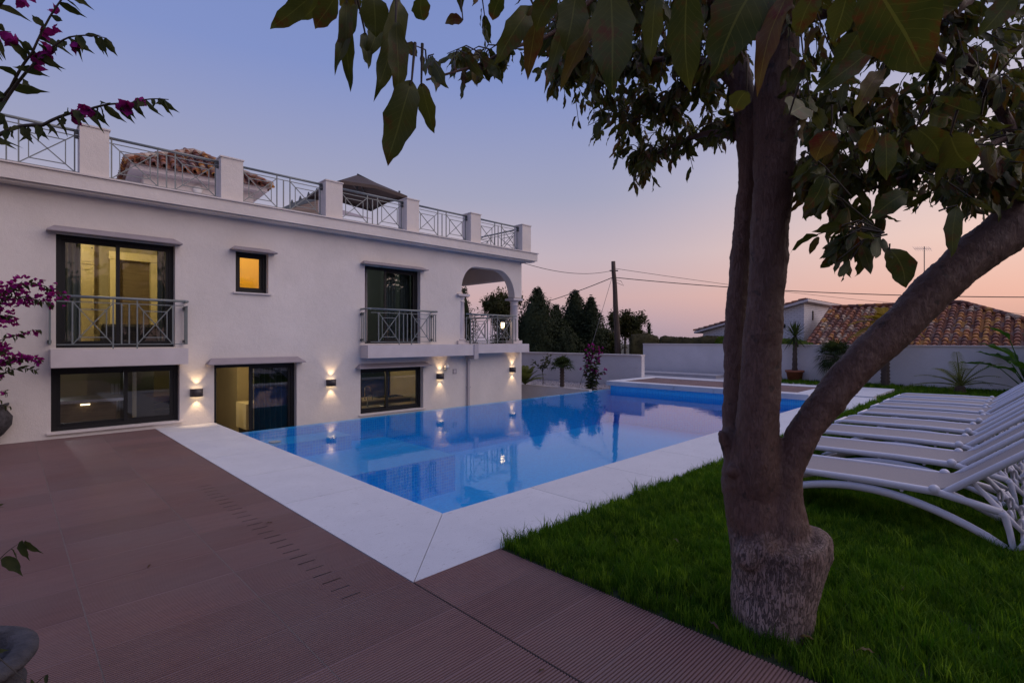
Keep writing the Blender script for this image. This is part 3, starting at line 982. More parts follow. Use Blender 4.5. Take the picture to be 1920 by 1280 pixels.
# ------------------------------------------------------------------ rooms behind the glass
def room(x0, x1, y1, z0, z1, m, mf, name='room'):
    y0 = FY + WT + .002
    bb = MB()
    v = [(x, y, z) for z in (z0, z1) for y in (y0, y1) for x in (x0, x1)]
    bb.add(v, [(4, 6, 7, 5), (2, 3, 7, 6), (0, 2, 6, 4), (1, 5, 7, 3)])
    r = bb.build(name, m, house)
    bb = MB(); bb.add([(x0, y0, z0 + .001), (x1, y0, z0 + .001), (x1, y1, z0 + .001), (x0, y1, z0 + .001)], [(0, 1, 2, 3)]); bb.build('room_floor', mf, r)
    return r
room(XW0 + .4, 2.95, 14.6, 1.30, 3.95, M['plaster_in'], M['floor_in'])
room(3.0, 4.6, 13.2, 1.31, 3.94, M['plaster_bath'], M['plaster_bath'])
room(4.65, 8.65, 14.8, 1.32, 3.93, M['plaster_cool'], M['floor_in'])
room(XW0 + .41, 5.05, 19.0, -1.0, 1.20, M['plaster_in'], M['floor_in'])
room(5.10, 8.65, 14.8, -.999, 1.205, M['plaster_in'], M['floor_in'])
def inlight(loc, power, col, r=.03):
    ld = bpy.data.lights.new('room_light', 'POINT'); ld.energy = power; ld.color = col; ld.shadow_soft_size = r
    lo = bpy.data.objects.new('room_light', ld); COL.objects.link(lo); lo.location = loc
    ld.use_shadow = True
    bb = MB(); bb.lathe((loc[0], loc[1], loc[2] + .16), [(.09, 0), (.11, .01), (.11, .03), (.06, .035)], 16)
    tag(bb.build('ceiling_lamp', M['lamp_lens']), INL.pop(0), 'lamp')
INL = ['round lit ceiling lamp in the warm upper left bedroom', 'round lit ceiling lamp in the small yellow bathroom', 'round ceiling lamp in the dim upper bedroom with curtains',
       'round lit ceiling lamp in the hall behind the open sliding door', 'round ceiling lamp over the kitchen with two taps', 'round ceiling lamp behind the long lower left window']
inlight((1.0, 12.6, 3.70), 34, (1, .78, .36))
inlight((3.9, 12.2, 3.70), 11, (1, .76, .28))
inlight((6.6, 13.5, 3.70), 4.0, (.86, 1.0, .90))
inlight((3.6, 14.4, .98), 15, (1, .78, .42))
inlight((5.5, 13.9, .98), 30, (1, .80, .50))
inlight((.6, 13.2, .98), 15, (.9, .9, 1.0))
# ------------------------------------------------------------------ furniture seen through the glass
def curtain(x0, x1, y, z0, z1, m, label, folds=7, depth=.05):
    bb = MB(); n = folds * 6
    vs = []
    for i in range(n + 1):
        u = i / n
        yy = y + math.sin(u * folds * 2 * math.pi) * depth + math.sin(u * 5.1) * depth * .5
        vs += [(x0 + (x1 - x0) * u, yy, z0), (x0 + (x1 - x0) * u, yy + .01, z1)]
    bb.add(vs, [(2 * i, 2 * i + 2, 2 * i + 3, 2 * i + 1) for i in range(n)], True)
    return tag(bb.build('curtain', m), label, 'curtain')
curtain(.62, .92, FY + .42, 1.34, 3.45, M['curtain'], 'grey curtain drawn to the left side of the big upper left window', 4)
curtain(2.02, 2.32, FY + .42, 1.34, 3.45, M['curtain'], 'grey curtain at the right edge of the big upper left window', 3)
curtain(6.02, 6.30, FY + .40, 1.34, 3.5, M['curtain_pale'], 'pale pink curtain hanging in the open left half of the upper right window', 4)
curtain(6.85, 7.12, FY + .44, 1.34, 3.5, M['curtain'], 'sheer grey curtain behind the glass in the middle of the upper right window', 4)
curtain(7.28, 7.56, FY + .44, 1.34, 3.5, M['curtain'], 'sheer grey curtain at the right edge of the upper right window', 4)
curtain(3.70, 4.36, FY + .36, -.98, 1.15, M['dark_unit'], 'added dark sheet that darkens the closed right half of the sliding door', 6)  # invented dark drape, added so that the closed pane looks dark
def cupboard(x0, x1, y, z0, z1, n, m, label, rows=(0.0, 1.0)):
    t = thing('wardrobe', ((x0 + x1) / 2, y, z0), label, 'wardrobe')
    bb = MB(); bb.box(x0, x1, y, y + .5, z0, z1); bb.build('carcass', m, t)
    w = (x1 - x0) / n
    for i in range(n):
        for r0, r1 in zip(rows[:-1], rows[1:]):
            a, c = x0 + i * w + .01, x0 + (i + 1) * w - .01
            e, f_ = z0 + (z1 - z0) * r0 + .02, z0 + (z1 - z0) * r1 - .02
            bb = MB(); bb.box(a, c, y - .025, y - .002, e, f_)
            for q in ((a + .05, a + .08, e + .05, f_ - .05), (c - .08, c - .05, e + .05, f_ - .05)):
                bb.box(q[0], q[1], y - .04, y - .026, q[2], q[3])
            bb.box(a + .08, c - .08, y - .04, y - .026, e + .05, e + .08); bb.box(a + .08, c - .08, y - .04, y - .026, f_ - .08, f_ - .05)
            d = bb.build('door', m, t)
            bb = MB(); bb.ball((c - .03 if i % 2 == 0 else a + .03, y - .05, (e + f_) / 2), .015, 6); bb.build('knob', M['bracket'], d)
    return t
cupboard(-.2, 1.35, 14.05, 1.31, 3.90, 3, M['joinery'], 'tall panelled cream wardrobe in the warm upper left room', (0, .72, 1))
cupboard(5.0, 7.1, 14.25, 1.33, 3.88, 4, M['joinery_cool'], 'tall grey panelled wardrobe in the upper right bedroom', (0, .70, 1))
# white door casing seen in the upper left room
t = thing('doorway', (2.02, 14.1, 1.31), 'bright cream door casing with an open dark doorway in the upper left room', 'door')
b = MB(); b.box(1.62, 1.78, 14.08, 14.30, 1.31, 3.35); b.build('casing', M['casing'], t)
b = MB(); b.box(2.36, 2.52, 14.08, 14.30, 1.31, 3.35); b.build('casing', M['casing'], t)
b = MB(); b.box(1.60, 2.54, 14.06, 14.31, 3.352, 3.52); b.build('door_head', M['casing'], t)
b = MB(); b.box(1.785, 2.355, 14.25, 14.29, 1.32, 3.348); b.build('door_leaf', M['wood_unit'], t)
b = MB(); b.box(1.3, 2.5, 12.6, 13.5, 1.31, 1.75); b.bevbox(1.32, 2.48, 12.62, 13.48, 1.752, 1.9, .05)
tag(b.build('bed', M['dark_unit']), 'dark covered bed low behind the upper left balcony door', 'bed')
# armchair in upper right
t = thing('armchair', (6.35, 12.3, 1.33), 'rounded pale blue armchair behind the upper right balcony railing', 'chair')
ac = pm('pale_blue_fabric', (.20, .25, .32), .9, (20, .15))
b = MB(); b.lathe((6.35, 12.3, 1.5), [(.30, 0), (.33, .05), (.33, .2), (.28, .24)], 18); b.build('seat', ac, t)
b = MB(); n = 12
vs = []
for k in range(n + 1):
    a = math.pi * (k / n) - .2
    hgt = .25 + .45 * math.sin(math.pi * k / n)
    for r, z in ((.34, 1.55), (.40, 1.55), (.42, 1.6 + hgt), (.36, 1.6 + hgt)):
        vs.append((6.35 + math.cos(a) * r, 12.3 + math.sin(a) * r, z))
b.add(vs, [(4 * k + i, 4 * k + (i + 1) % 4, 4 * k + 4 + (i + 1) % 4, 4 * k + 4 + i) for k in range(n) for i in range(4)], True); b.build('backrest', ac, t)
for sx, sy in ((-.2, -.2), (.2, -.2), (-.2, .2), (.2, .2)):
    b = MB(); b.tube([(6.35 + sx, 12.3 + sy, 1.505), (6.35 + sx * 1.2, 12.3 + sy * 1.2, 1.325)], .014, 6); b.build('leg', M['bracket'], t)
# kitchen with two taps
t = thing('kitchen_counter', (6.9, 11.7, -.998), 'lit pale kitchen worktop running under the lower right window', 'counter')
b = MB(); b.box(5.3, 8.5, FY + WT + .02, 12.05, -.998, -.16); b.build('cabinet', M['wood_unit'], t)
b = MB(); b.box(5.28, 8.52, FY + WT + .01, 12.1, -.158, -.12); b.build('worktop', M['worktop'], t)
b = MB(); b.box(6.9, 7.3, 11.6, 11.95, -.118, -.108); b.build('sink_drainer', M['steel'], t)
def tap(x, y, z, s, label):
    t = thing('tap', (x, y, z), label, 'tap')
    bb = MB(); pts = [(x, y, z), (x, y, z + .22 * s)] + [(x + .07 * s - .07 * s * math.cos(a), y, z + .22 * s + .07 * s * math.sin(a)) for a in [math.pi * k / 8 for k in range(1, 9)]] + [(x + .14 * s, y, z + .17 * s)]
    bb.tube(pts, .012, 8); bb.build('spout', M['steel'], t)
    bb = MB(); bb.lathe((x, y, z), [(.028, 0), (.028, .012), (.018, .02)], 12); bb.build('tap_base', M['steel'], t)
    bb = MB(); bb.bar((x, y - .01, z + .07), (x - .06, y - .05, z + .10), .010); bb.build('lever', M['steel'], t)
tap(6.55, 11.85, -.118, 1.0, 'smaller curved chrome tap in the left half of the lower right window')
tap(7.05, 12.9, -.06, 1.25, 'larger curved chrome tap in the right half of the lower right window')
t = thing('kitchen_island', (7.3, 13.0, -.998), 'pale kitchen island with hob grids behind the lower right window', 'counter')
b = MB(); b.box(6.3, 8.4, 12.7, 13.4, -.998, -.10); b.build('cabinet', M['wood_unit'], t)
b = MB(); b.box(6.28, 8.42, 12.66, 13.44, -.098, -.06); b.build('worktop', M['worktop'], t)
for k in range(2):
    b = MB()
    for i in range(5):
        b.bar((7.45 + k * .42, 12.8 + i * .09, -.035), (7.8 + k * .42, 12.8 + i * .09, -.035), .012)
    b.bar((7.46 + k * .42, 12.78, -.045), (7.46 + k * .42, 13.2, -.045), .012); b.bar((7.79 + k * .42, 12.78, -.045), (7.79 + k * .42, 13.2, -.045), .012)
    b.build('hob_grid', M['bracket'], t)
t = thing('tall_cabinet', (7.2, 14.4, -.998), 'tall dark blue kitchen cabinets with one pale panel behind the taps', 'cabinet')
b = MB(); b.box(5.2, 6.2, 14.2, 14.75, -.998, 1.15); b.build('cabinet', M['dark_unit'], t)
b = MB(); b.box(6.21, 6.75, 14.25, 14.75, -.998, 1.15); b.build('pale_panel', M['joinery'], t)
b = MB(); b.box(6.76, 8.6, 14.2, 14.75, -.998, 1.15); b.build('cabinet', M['bluedrape'], t)
# long lower left window: island, radiator, posts
t = thing('bar_counter', (.6, 12.9, -.998), 'long wood fronted counter with steel top behind the lower left window', 'counter')
b = MB(); b.box(-1.2, 1.55, 12.6, 13.4, -.998, .40); b.build('front', M['wood_unit'], t)
b = MB(); b.box(-1.25, 1.7, 12.52, 13.46, .402, .46); b.build('steel_top', M['steel'], t)
for lx0, lx1 in ((-.1, .12), (.16, .36), (1.0, 1.14)):
    bb = MB(); bb.box(lx0, lx1, 12.505, 12.518, .36, .385); bb.build('strip_light', M['lamp_lens'], t)
t = thing('radiator', (3.3, 15.4, -.4), 'white wall radiator seen through the lower left window', 'radiator')
for k in range(5):
    b = MB(); b.box(2.2 + k * .09, 2.27 + k * .09, 18.85, 18.97, -.5, .3); b.build('radiator_rib', M['lamp_white'], t)
b = MB(); b.box(1.95, 2.02, 13.6, 13.67, -.998, 1.19)
tag(b.build('steel_post', M['steel']), 'slim bright steel post standing in the room behind the lower left window', 'post')
b = MB(); b.box(2.3, 3.0, 17.5, 18.0, -.998, 1.19)
tag(b.build('dark_cabinet', M['dark_unit']), 'tall dark blue cabinet deep in the room behind the lower left window', 'cabinet')
# hall behind the open sliding door
t = thing('partition', (4.4, 16.8, -.998), 'cream partition wall with black double switch behind the sliding door', 'wall')
b = MB(); b.box(3.75, 5.04, 17.6, 17.85, -.997, 1.19); b.build('wall_panel', M['plaster_in'], t)
b = MB(); b.box(4.62, 4.95, 15.6, 17.59, -.997, 1.19); b.build('side_panel', M['joinery'], t)
b = MB(); b.box(4.2, 4.27, 17.575, 17.598, .15, .22); b.box(4.29, 4.36, 17.575, 17.598, .15, .22); b.build('switch', M['frame'], t)
b = MB(); b.box(3.76, 4.61, 17.57, 17.598, -.997, -.88); b.build('skirting', M['wood_unit'], t)
t = thing('sideboard', (4.5, 14.2, -.998), 'pale box cabinet fixed beside the hall passage behind the sliding door', 'cabinet')
b = MB(); b.box(4.35, 4.8, 14.0, 14.8, -.70, -.05); b.build('cabinet', M['casing'], t)
b = MB(); b.box(4.40, 4.75, 14.05, 14.75, -.998, -.702); b.build('plinth', M['dark_unit'], t)
t = thing('staircase', (3.2, 18.0, -.998), 'dark stair treads at the left edge of the hall behind the sliding door', 'staircase')
for k in range(5):
    b = MB(); b.box(3.0, 3.6, 17.7 + k * .24, 17.95 + k * .24, -.998, -.83 + k * .17); b.build('tread', M['dark_unit'], t)

# ------------------------------------------------------------------ wall lamps
def sconce(x, z, label, vis=True):
    y = FY
    t = thing('wall_lamp', (x, y, z), label, 'wall lamp', 'up and down lamps on the white facade')
    w = .10; h2 = .066
    prof = []
    for k in range(9):
        a = math.pi * k / 8
        prof.append((x - w * math.cos(a), y - .012 - .11 * math.sin(a), z - h2))
    bb = MB(); bb.prism(prof, (0, 0, 0), (0, 0, .004)); bb.build('bottom_lens', M['lamp_lens'], t)
    bb = MB(); bb.prism([(a, c, d + h2 * 2 - .006) for a, c, d in prof], (0, 0, 0), (0, 0, .004)); bb.build('top_lens', M['lamp_lens'], t)
    # curved shell, open top and bottom
    bb = MB(); n = 12
    vs = []
    for k in range(n + 1):
        a = math.pi * k / n
        for rr in (1.0, 1.06):
            for zz in (-h2 - .008, h2 + .008):
                vs.append((x - w * rr * math.cos(a), y - .012 - .115 * rr * math.sin(a), z + zz))
    fs = []
    for k in range(n):
        o = 4 * k
        fs += [(o, o + 4, o + 5, o + 1), (o + 2, o + 3, o + 7, o + 6), (o, o + 2, o + 6, o + 4), (o + 1, o + 5, o + 7, o + 3)]
    bb.add(vs, fs, True)
    bb.build('shade', M['lampbody'], t)
    bb = MB(); bb.box(x - w * 1.05, x + w * 1.05, y - .011, y - .001, z - h2, z + h2); bb.build('back_plate', M['lampbody'], t)
    for s in (1, -1):
        ld = bpy.data.lights.new('lamp_light', 'SPOT')
        ld.energy = 4.6; ld.color = (1, .68, .36); ld.spot_size = R_(82); ld.spot_blend = .7; ld.shadow_soft_size = .012
        lo = bpy.data.objects.new('lamp_light', ld); COL.objects.link(lo)
        lo.location = (x, y - .072, z + s * (h2 + .012))
        lo.rotation_euler = (R_(180) if s > 0 else 0, 0, 0)
sconce(2.56, .60, 'lit box wall lamp between the long window and the open sliding door')
sconce(5.20, .63, 'lit box wall lamp to the right of the sliding door')
sconce(8.22, .62, 'lit box wall lamp beside the kitchen window, under the small round lamp')
sconce(10.93, .68, 'lit box wall lamp at the far right corner of the facade')
sconce(-.62, .60, 'lit box wall lamp at the left end of the facade behind the shrub')
t = thing('round_wall_lamp', (8.40, FY, .87), 'small round glass lamp above the wall lamp by the kitchen window', 'wall lamp')
b = MB(); b.ball((8.40, FY - .075, .87), .068, 12); b.build('globe', M['lamp_white'], t)
b = MB(); b.lathe((8.40, FY - .075, .80), [(.05, -.01), (.078, 0), (.078, .012), (.05, .02)], 18); b.build('ring', M['steel'], t)
b = MB(); b.box(8.36, 8.44, FY - .03, FY - .001, .83, .91); b.build('mount', M['trim'], t)
t = thing('vent_cover', (8.72, FY, .72), 'small square grey cover plate right of the kitchen window lamp', 'cover plate')
b = MB(); b.bevbox(8.66, 8.79, FY - .012, FY - .001, .66, .79, .003); b.build('plate', M['hood'], t)
b = MB(); b.box(8.68, 8.77, FY - .016, FY - .0125, .68, .77); b.build('grille', M['trim'], t)

# ------------------------------------------------------------------ loggia furniture and lantern
t = thing('lantern', (10.86, 11.35, 1.467), 'glowing lantern on a twisted post standing beside the loggia column', 'lamp')
lx, ly2 = 10.80, 11.33
b = MB()
for ph in (0, math.pi):
    b.tube([(lx + .026 * math.cos(k * .8 + ph), ly2 + .026 * math.sin(k * .8 + ph), 1.50 + k * .017) for k in range(26)], .017, 6)
b.build('twisted_post', M['lampbody'], t)
b = MB(); b.lathe((lx, ly2, 1.467), [(.09, 0), (.09, .02), (.03, .035)], 14); b.build('foot', M['lampbody'], t)
b = MB(); b.lathe((lx, ly2, 1.94), [(.025, 0), (.055, .02), (.068, .15), (.04, .17)], 6); b.build('lamp_glass', pm('lantern_glass', (.9, .75, .4), .3, emit=((1, .74, .40), 4)), t)
b = MB()
for k in range(6):
    a = math.pi / 3 * k
    b.bar((lx + .060 * math.cos(a), ly2 + .060 * math.sin(a), 1.955), (lx + .073 * math.cos(a), ly2 + .073 * math.sin(a), 2.10), .012)
b.lathe((lx, ly2, 2.112), [(.085, 0), (.08, .02), (.03, .05), (.008, .07)], 6)
b.build('lantern_cage', M['lampbody'], t)
t = thing('loggia_table', (9.9, 12.6, 1.462), 'low dark wicker table behind the loggia railing', 'table')
b = MB(); b.bevbox(9.6, 10.2, 12.4, 12.9, 1.85, 1.90, .01); b.build('tabletop', M['furn'], t)
for sx in (9.64, 10.16):
    for sy in (12.44, 12.86):
        b = MB(); b.box(sx - .02, sx + .02, sy - .02, sy + .02, 1.463, 1.848); b.build('leg', M['furn'], t)
def wicker_chair(x, y, a, label):
    t = thing('wicker_chair', (x, y, 1.462), label, 'chair', 'wicker chairs in the loggia')
    ca, sa = math.cos(a), math.sin(a)
    T = lambda u, v, z: (x + u * ca - v * sa, y + u * sa + v * ca, 1.462 + z)
    def bx(u0, u1, v0, v1, z0, z1, name, m):
        bb = MB(); bb.add([T(u, v, z) for z in (z0, z1) for v in (v0, v1) for u in (u0, u1)], [(0, 2, 3, 1), (4, 5, 7, 6), (0, 1, 5, 4), (2, 6, 7, 3), (0, 4, 6, 2), (1, 3, 7, 5)])
        bb.build(name, m, t)
    bx(-.25, .25, -.25, .25, .38, .44, 'seat', M['furn']); bx(-.25, .25, .20, .26, .44, .95, 'backrest', M['furn'])
    bx(-.30, -.25, -.25, .26, .0, .65, 'armrest', M['furn']); bx(.25, .30, -.25, .26, .0, .65, 'armrest', M['furn'])
wicker_chair(9.55, 13.4, .3, 'dark wicker chair at the left behind the loggia railing')
wicker_chair(10.5, 13.2, -.6, 'dark wicker chair right of the low table in the loggia')

# ------------------------------------------------------------------ roof terrace
def roman_roof(bb, P0, eu, ev, nu, nv, width, slope_len, keep=None, cols=None, r=.085, step=.36, seed=1, attr=None, open_end=False):
    """barrel tiles: P0 eave corner, eu along the eave, ev up the slope; short overlapping half barrels in columns"""
    rg = random.Random(seed)
    nrm = Vector(eu).cross(Vector(ev)).normalized()
    if nrm.z < 0: nrm = -nrm
    pu = width / nu
    for i in range(nu):
        for k in range(nv):
            u = (i + .5) * pu; v = k * step
            if keep and not keep(u, v + step * .5): continue
            sh = rg.uniform(-.006, .006); rr = r * rg.uniform(.95, 1.06)
            vs = []
            S = 6
            for q, (vv, sc, lift) in enumerate(((v - .03, 1.0, .028), (v + step, .84, .0))):
                for s in range(S + 1):
                    a = math.pi * s / S
                    vs.append(Vector(P0) + Vector(eu) * (u + sh + math.cos(a) * rr * sc) + Vector(ev) * vv + nrm * (math.sin(a) * rr * sc + lift + .012))
            vs2 = [v_ - nrm * .018 if False else v_ for v_ in vs]
            fs = [(s, s + 1, S + 1 + s + 1, S + 1 + s) for s in range(S)]
            bb.add(vs2, fs, True)
            # the thick front lip
            lip = [vs[s] for s in range(S + 1)] + [Vector(P0) + Vector(eu) * (u + sh + math.cos(math.pi * s / S) * rr * .78) + Vector(ev) * (v - .03) + nrm * (math.sin(math.pi * s / S) * rr * .78 + .040 - .012) for s in range(S + 1)]
            bb.add(lip, [(s, s + 1, S + 1 + s + 1, S + 1 + s) for s in range(S)])
            # channel tile between the barrels
            vs = []
            for vv in (v - .05, v + step):
                for s in range(5):
                    a = math.pi * s / 4
                    vs.append(Vector(P0) + Vector(eu) * (u + pu / 2 + math.cos(a) * pu * .36) + Vector(ev) * vv - nrm * (math.sin(a) * .045 - .012))
            bb.add(vs, [(s, s + 1, 6 + s, 5 + s) for s in range(4)], True)
def tile_roof_mat(name, stops, scale):
    m, t, b = newmat(name)
    v = N(t, 'ShaderNodeTexVoronoi'); v.inputs['Scale'].default_value = 1
    L(t, pos(t, scale), v.inputs['Vector'])
    s = N(t, 'ShaderNodeSeparateColor'); L(t, v.outputs['Color'], s.inputs[0])
    c = ramp(t, stops, s.outputs[0], 'CONSTANT')
    n = noise_(t, pos(t), 9, 5, .7)
    c = mixc(t, n, c, mixc(t, .5, c, (.03, .02, .02)))
    L(t, c, b.inputs['Base Color']); b.inputs['Roughness'].default_value = .85
    bump(t, b, n, .4, .01)
    return m
M['clay'] = tile_roof_mat('weathered_clay', [(0, (.22, .065, .032)), (.22, (.34, .115, .045)), (.38, (.14, .055, .042)), (.52, (.46, .18, .035)), (.62, (.26, .14, .11)), (.72, (.44, .31, .22)), (.80, (.18, .055, .032)), (.92, (.52, .24, .05))], (2.6, 3.6, 2.6))
M['clay_pale'] = tile_roof_mat('pale_clay', [(0, (.38, .24, .18)), (.3, (.48, .36, .30)), (.6, (.30, .16, .11)), (.8, (.55, .48, .42))], (3.0, 3.0, 3.0))
# stair tower on the roof, hipped tile roof
t = thing('stair_tower', (4.5, 18.4, 4.2), 'small rendered stair tower with hipped tile roof on the roof terrace', 'tower')
ang = R_(-4); eu = Vector((math.cos(ang), math.sin(ang), 0)); ev = Vector((-math.sin(ang), math.cos(ang), 0))
C0 = Vector((2.30, 17.0, 0)); Wd = 3.66; Dp = 4.0
def TP(u, v, z): return C0 + eu * u + ev * v + Vector((0, 0, z))
def tb(u0, u1, v0, v1, z0, z1, name, m, par=t):
    bb = MB(); bb.add([TP(u, v, z) for z in (z0, z1) for v in (v0, v1) for u in (u0, u1)], [(0, 2, 3, 1), (4, 5, 7, 6), (0, 1, 5, 4), (2, 6, 7, 3), (0, 4, 6, 2), (1, 3, 7, 5)])
    return bb.build(name, m, par)
tb(.42, Wd - .42, .45, Dp - .45, 4.2, 6.22, 'wall', M['stucco'])
tb(.10, Wd - .10, .10, Dp - .10, 6.222, 6.36, 'eave_slab', M['trim'])
ap = 7.55; ze = 6.40
mid0 = TP(Wd / 2, Dp / 2 - .25, ap); mid1 = TP(Wd / 2, Dp / 2 + .25, ap)
b = MB(); cs = [TP(0.03, 0.03, ze - .03), TP(Wd - .03, 0.03, ze - .03), TP(Wd - .03, Dp - .03, ze - .03), TP(.03, Dp - .03, ze - .03)]
b.add([*cs, mid0 - Vector((0, 0, .03)), mid1 - Vector((0, 0, .03))], [(0, 1, 4), (2, 3, 5), (1, 2, 5, 4), (3, 0, 4, 5), (3, 2, 1, 0)])
rf = b.build('roof', M['clay_pale'], t)
def hip(P0, a, c, run, wid, seed):
    up = (c * run + Vector((0, 0, ap - ze)))
    sl = up.length; upn = up.normalized()
    bb = MB()
    roman_roof(bb, P0, a, upn, int(wid / .235), int(sl / .34), wid, sl, keep=lambda u, v: min(u, wid - u) / (wid / 2) > (v / sl) - .03, r=.078, step=.34, seed=seed)
    o = bb.build('roof_tiles', M['clay'] if seed % 2 else M['clay'], rf); o['kind'] = 'stuff'
hip(TP(0, 0, ze), eu, ev, Dp / 2 - .25, Wd, 1)
hip(TP(0, Dp, ze), -ev, eu, Wd / 2, Dp, 2)
hip(TP(Wd, 0, ze), ev, -eu, Wd / 2, Dp, 3)
for a, c in ((TP(0, 0, ze + .05), mid0), (TP(Wd, 0, ze + .05), mid0), (TP(0, Dp, ze + .05), mid1), (mid0, mid1)):
    bb = MB(); a = Vector(a); c = Vector(c); n = 10
    for k in range(n):
        bb.tube([a.lerp(c, k / n), a.lerp(c, (k + 1.12) / n)], [.10, .085], 8)
    bb.build('ridge_tiles', M['clay_pale'], rf)
tb(1.35, 2.35, .425, .445, 5.0, 5.75, 'shutter', M['rail'])
tb(1.83, 1.86, .405, .424, 5.0, 5.75, 'shutter_rail', M['bracket'])
b = MB(); q = TP(1.72, .44, 6.02)
vs = []
for k in range(20):
    a = 2 * math.pi * k / 20
    for r, yy in ((.13, 0), (.125, .05), (.07, .085)):
        vs.append(q + eu * math.cos(a) * r - ev * yy + Vector((0, 0, math.sin(a) * r)))
b.add(vs, [(3 * k + i, 3 * ((k + 1) % 20) + i, 3 * ((k + 1) % 20) + i + 1, 3 * k + i + 1) for k in range(20) for i in (0, 1)] + [tuple(3 * k + 2 for k in range(20))], True)
b.build('round_lamp', M['lamp_white'], t)
# cantilever parasol on the roof terrace
uc = P(670, 328, 16.6)
t = thing('parasol', (uc.x, uc.y, 4.27), 'dark brown square parasol open on the roof terrace', 'parasol')
rdir = Vector((RGT[0], RGT[1], 0)); fdir = Vector((FWD[0], FWD[1], 0))
hd_ = 1.62
cn = [uc + rdir * -hd_ + Vector((0, 0, -.68)), uc - fdir * hd_ + Vector((0, 0, -.68)), uc + rdir * hd_ + Vector((0, 0, -.68)), uc + fdir * hd_ + Vector((0, 0, -.68))]
for k in range(4):
    bb = MB(); a, c = cn[k], cn[(k + 1) % 4]
    m_ = (a + c) / 2 + Vector((0, 0, .10)); e = (uc + m_) / 2 + Vector((0, 0, -.03))
    bb.add([uc, a, m_, c, a - Vector((0, 0, .10)), m_ - Vector((0, 0, .10)), c - Vector((0, 0, .10))], [(0, 1, 2), (0, 2, 3), (1, 4, 5, 2), (2, 5, 6, 3)])
    bb.build('canopy_panel', M['umbrella'], t)
    bb = MB(); bb.bar(uc - Vector((0, 0, .06)), a - Vector((0, 0, .05)), .022); bb.build('rib', M['bracket'], t)
    bb = MB(); bb.bar(uc - Vector((0, 0, .50)), uc.lerp(a, .55) - Vector((0, 0, .06)), .018); bb.build('strut', M['bracket'], t)
bb = MB(); bb.tube([uc - Vector((0, 0, .04)), uc - Vector((0, 0, .62))], .03, 10); bb.build('hub', M['bracket'], t)
mast = uc + fdir * 1.2 + rdir * 1.1
bb = MB(); bb.tube([(mast.x, mast.y, 4.28), (mast.x, mast.y, 6.75)], .035, 10); bb.build('mast', M['bracket'], t)
bb = MB(); bb.tube([(mast.x, mast.y, 6.6), uc + Vector((0, 0, .02))], .028, 8); bb.build('arm', M['bracket'], t)

# gabled brick house far behind the terrace
def brickmat(name, c1, c2, mo, w=.24, h=.075, msz=.01):
    m, t_, b_ = newmat(name)
    s = N(t_, 'ShaderNodeSeparateXYZ'); L(t_, pos(t_), s.inputs[0])
    c = N(t_, 'ShaderNodeCombineXYZ'); L(t_, math_(t_, 'ADD', s.outputs[0], s.outputs[1]), c.inputs[0]); L(t_, s.outputs[2], c.inputs[1])
    br = N(t_, 'ShaderNodeTexBrick'); L(t_, c.outputs[0], br.inputs['Vector'])
    for k, col in (('Color1', c1), ('Color2', c2), ('Mortar', mo)): br.inputs[k].default_value = tuple(col) + (1,)
    br.inputs['Scale'].default_value = 1; br.inputs['Mortar Size'].default_value = msz; br.inputs['Brick Width'].default_value = w; br.inputs['Row Height'].default_value = h
    L(t_, br.outputs[0], b_.inputs['Base Color']); b_.inputs['Roughness'].default_value = .9
    bump(t_, b_, math_(t_, 'SUBTRACT', 1.0, br.outputs['Fac']), .5, .01)
    return m
M['buff'] = brickmat('buff_stone', (.38, .27, .20), (.48, .36, .28), (.25, .2, .17), .5, .16, .015)
M['whitebrick'] = brickmat('white_brick', (.60, .58, .62), (.68, .66, .68), (.42, .40, .43), .26, .09, .012)
t = thing('gabled_house', (P(572, 640, 40).x, P(572, 640, 40).y, -1.3), 'buff stone gable of a distant house behind the roof terrace railing', 'house')
A = P(518, 398, 40); B = P(596, 362, 40); Cc = P(603, 375, 42); D = P(700, 386, 46)
def col_(p, z): return Vector((p.x, p.y, z))
b = MB(); b.add([col_(A, -1.3), col_(B, -1.3), B + Vector((0, 0, -.5)), A], [(0, 1, 2, 3)])
b.add([col_(B, -1.3), col_(D, -1.3), col_(D, B.z - 2.0), B + Vector((0, 0, -1.4))], [(0, 1, 2, 3)])
b.add([col_(A, -1.3), col_(D, -1.3), col_(D, B.z - 2.2), A], [(3, 2, 1, 0)]); b.build('wall', M['buff'], t)
b = MB(); w_ = Vector((0, 0, .25))
b.prism([A + Vector((0, 0, -.1)), B + Vector((0, 0, -.55)), B + Vector((0, 0, .1)), A + Vector((0, 0, .15))], (0, 0, 0), tuple((Cc - B).normalized() * .4)); b.build('verge', M['rail'], t)
b = MB(); b.add([B + Vector((0, 0, .15)), B + Vector((0, 0, -1.5)), D + Vector((0, 0, -1.2)), Cc + Vector((0, 0, -.3))], [(0, 1, 2, 3)]); b.build('roof', M['hood'], t)
for k in range(4):
    q = A.lerp(B, .35 + k * .2) + Vector((0, 0, .05)); b = MB(); b.prism([q, q + Vector((.3, 0, 0)), q + Vector((.12, 0, .45))], (0, 0, 0), (0, .2, 0)); b.build('finial', M['bracket'], t)

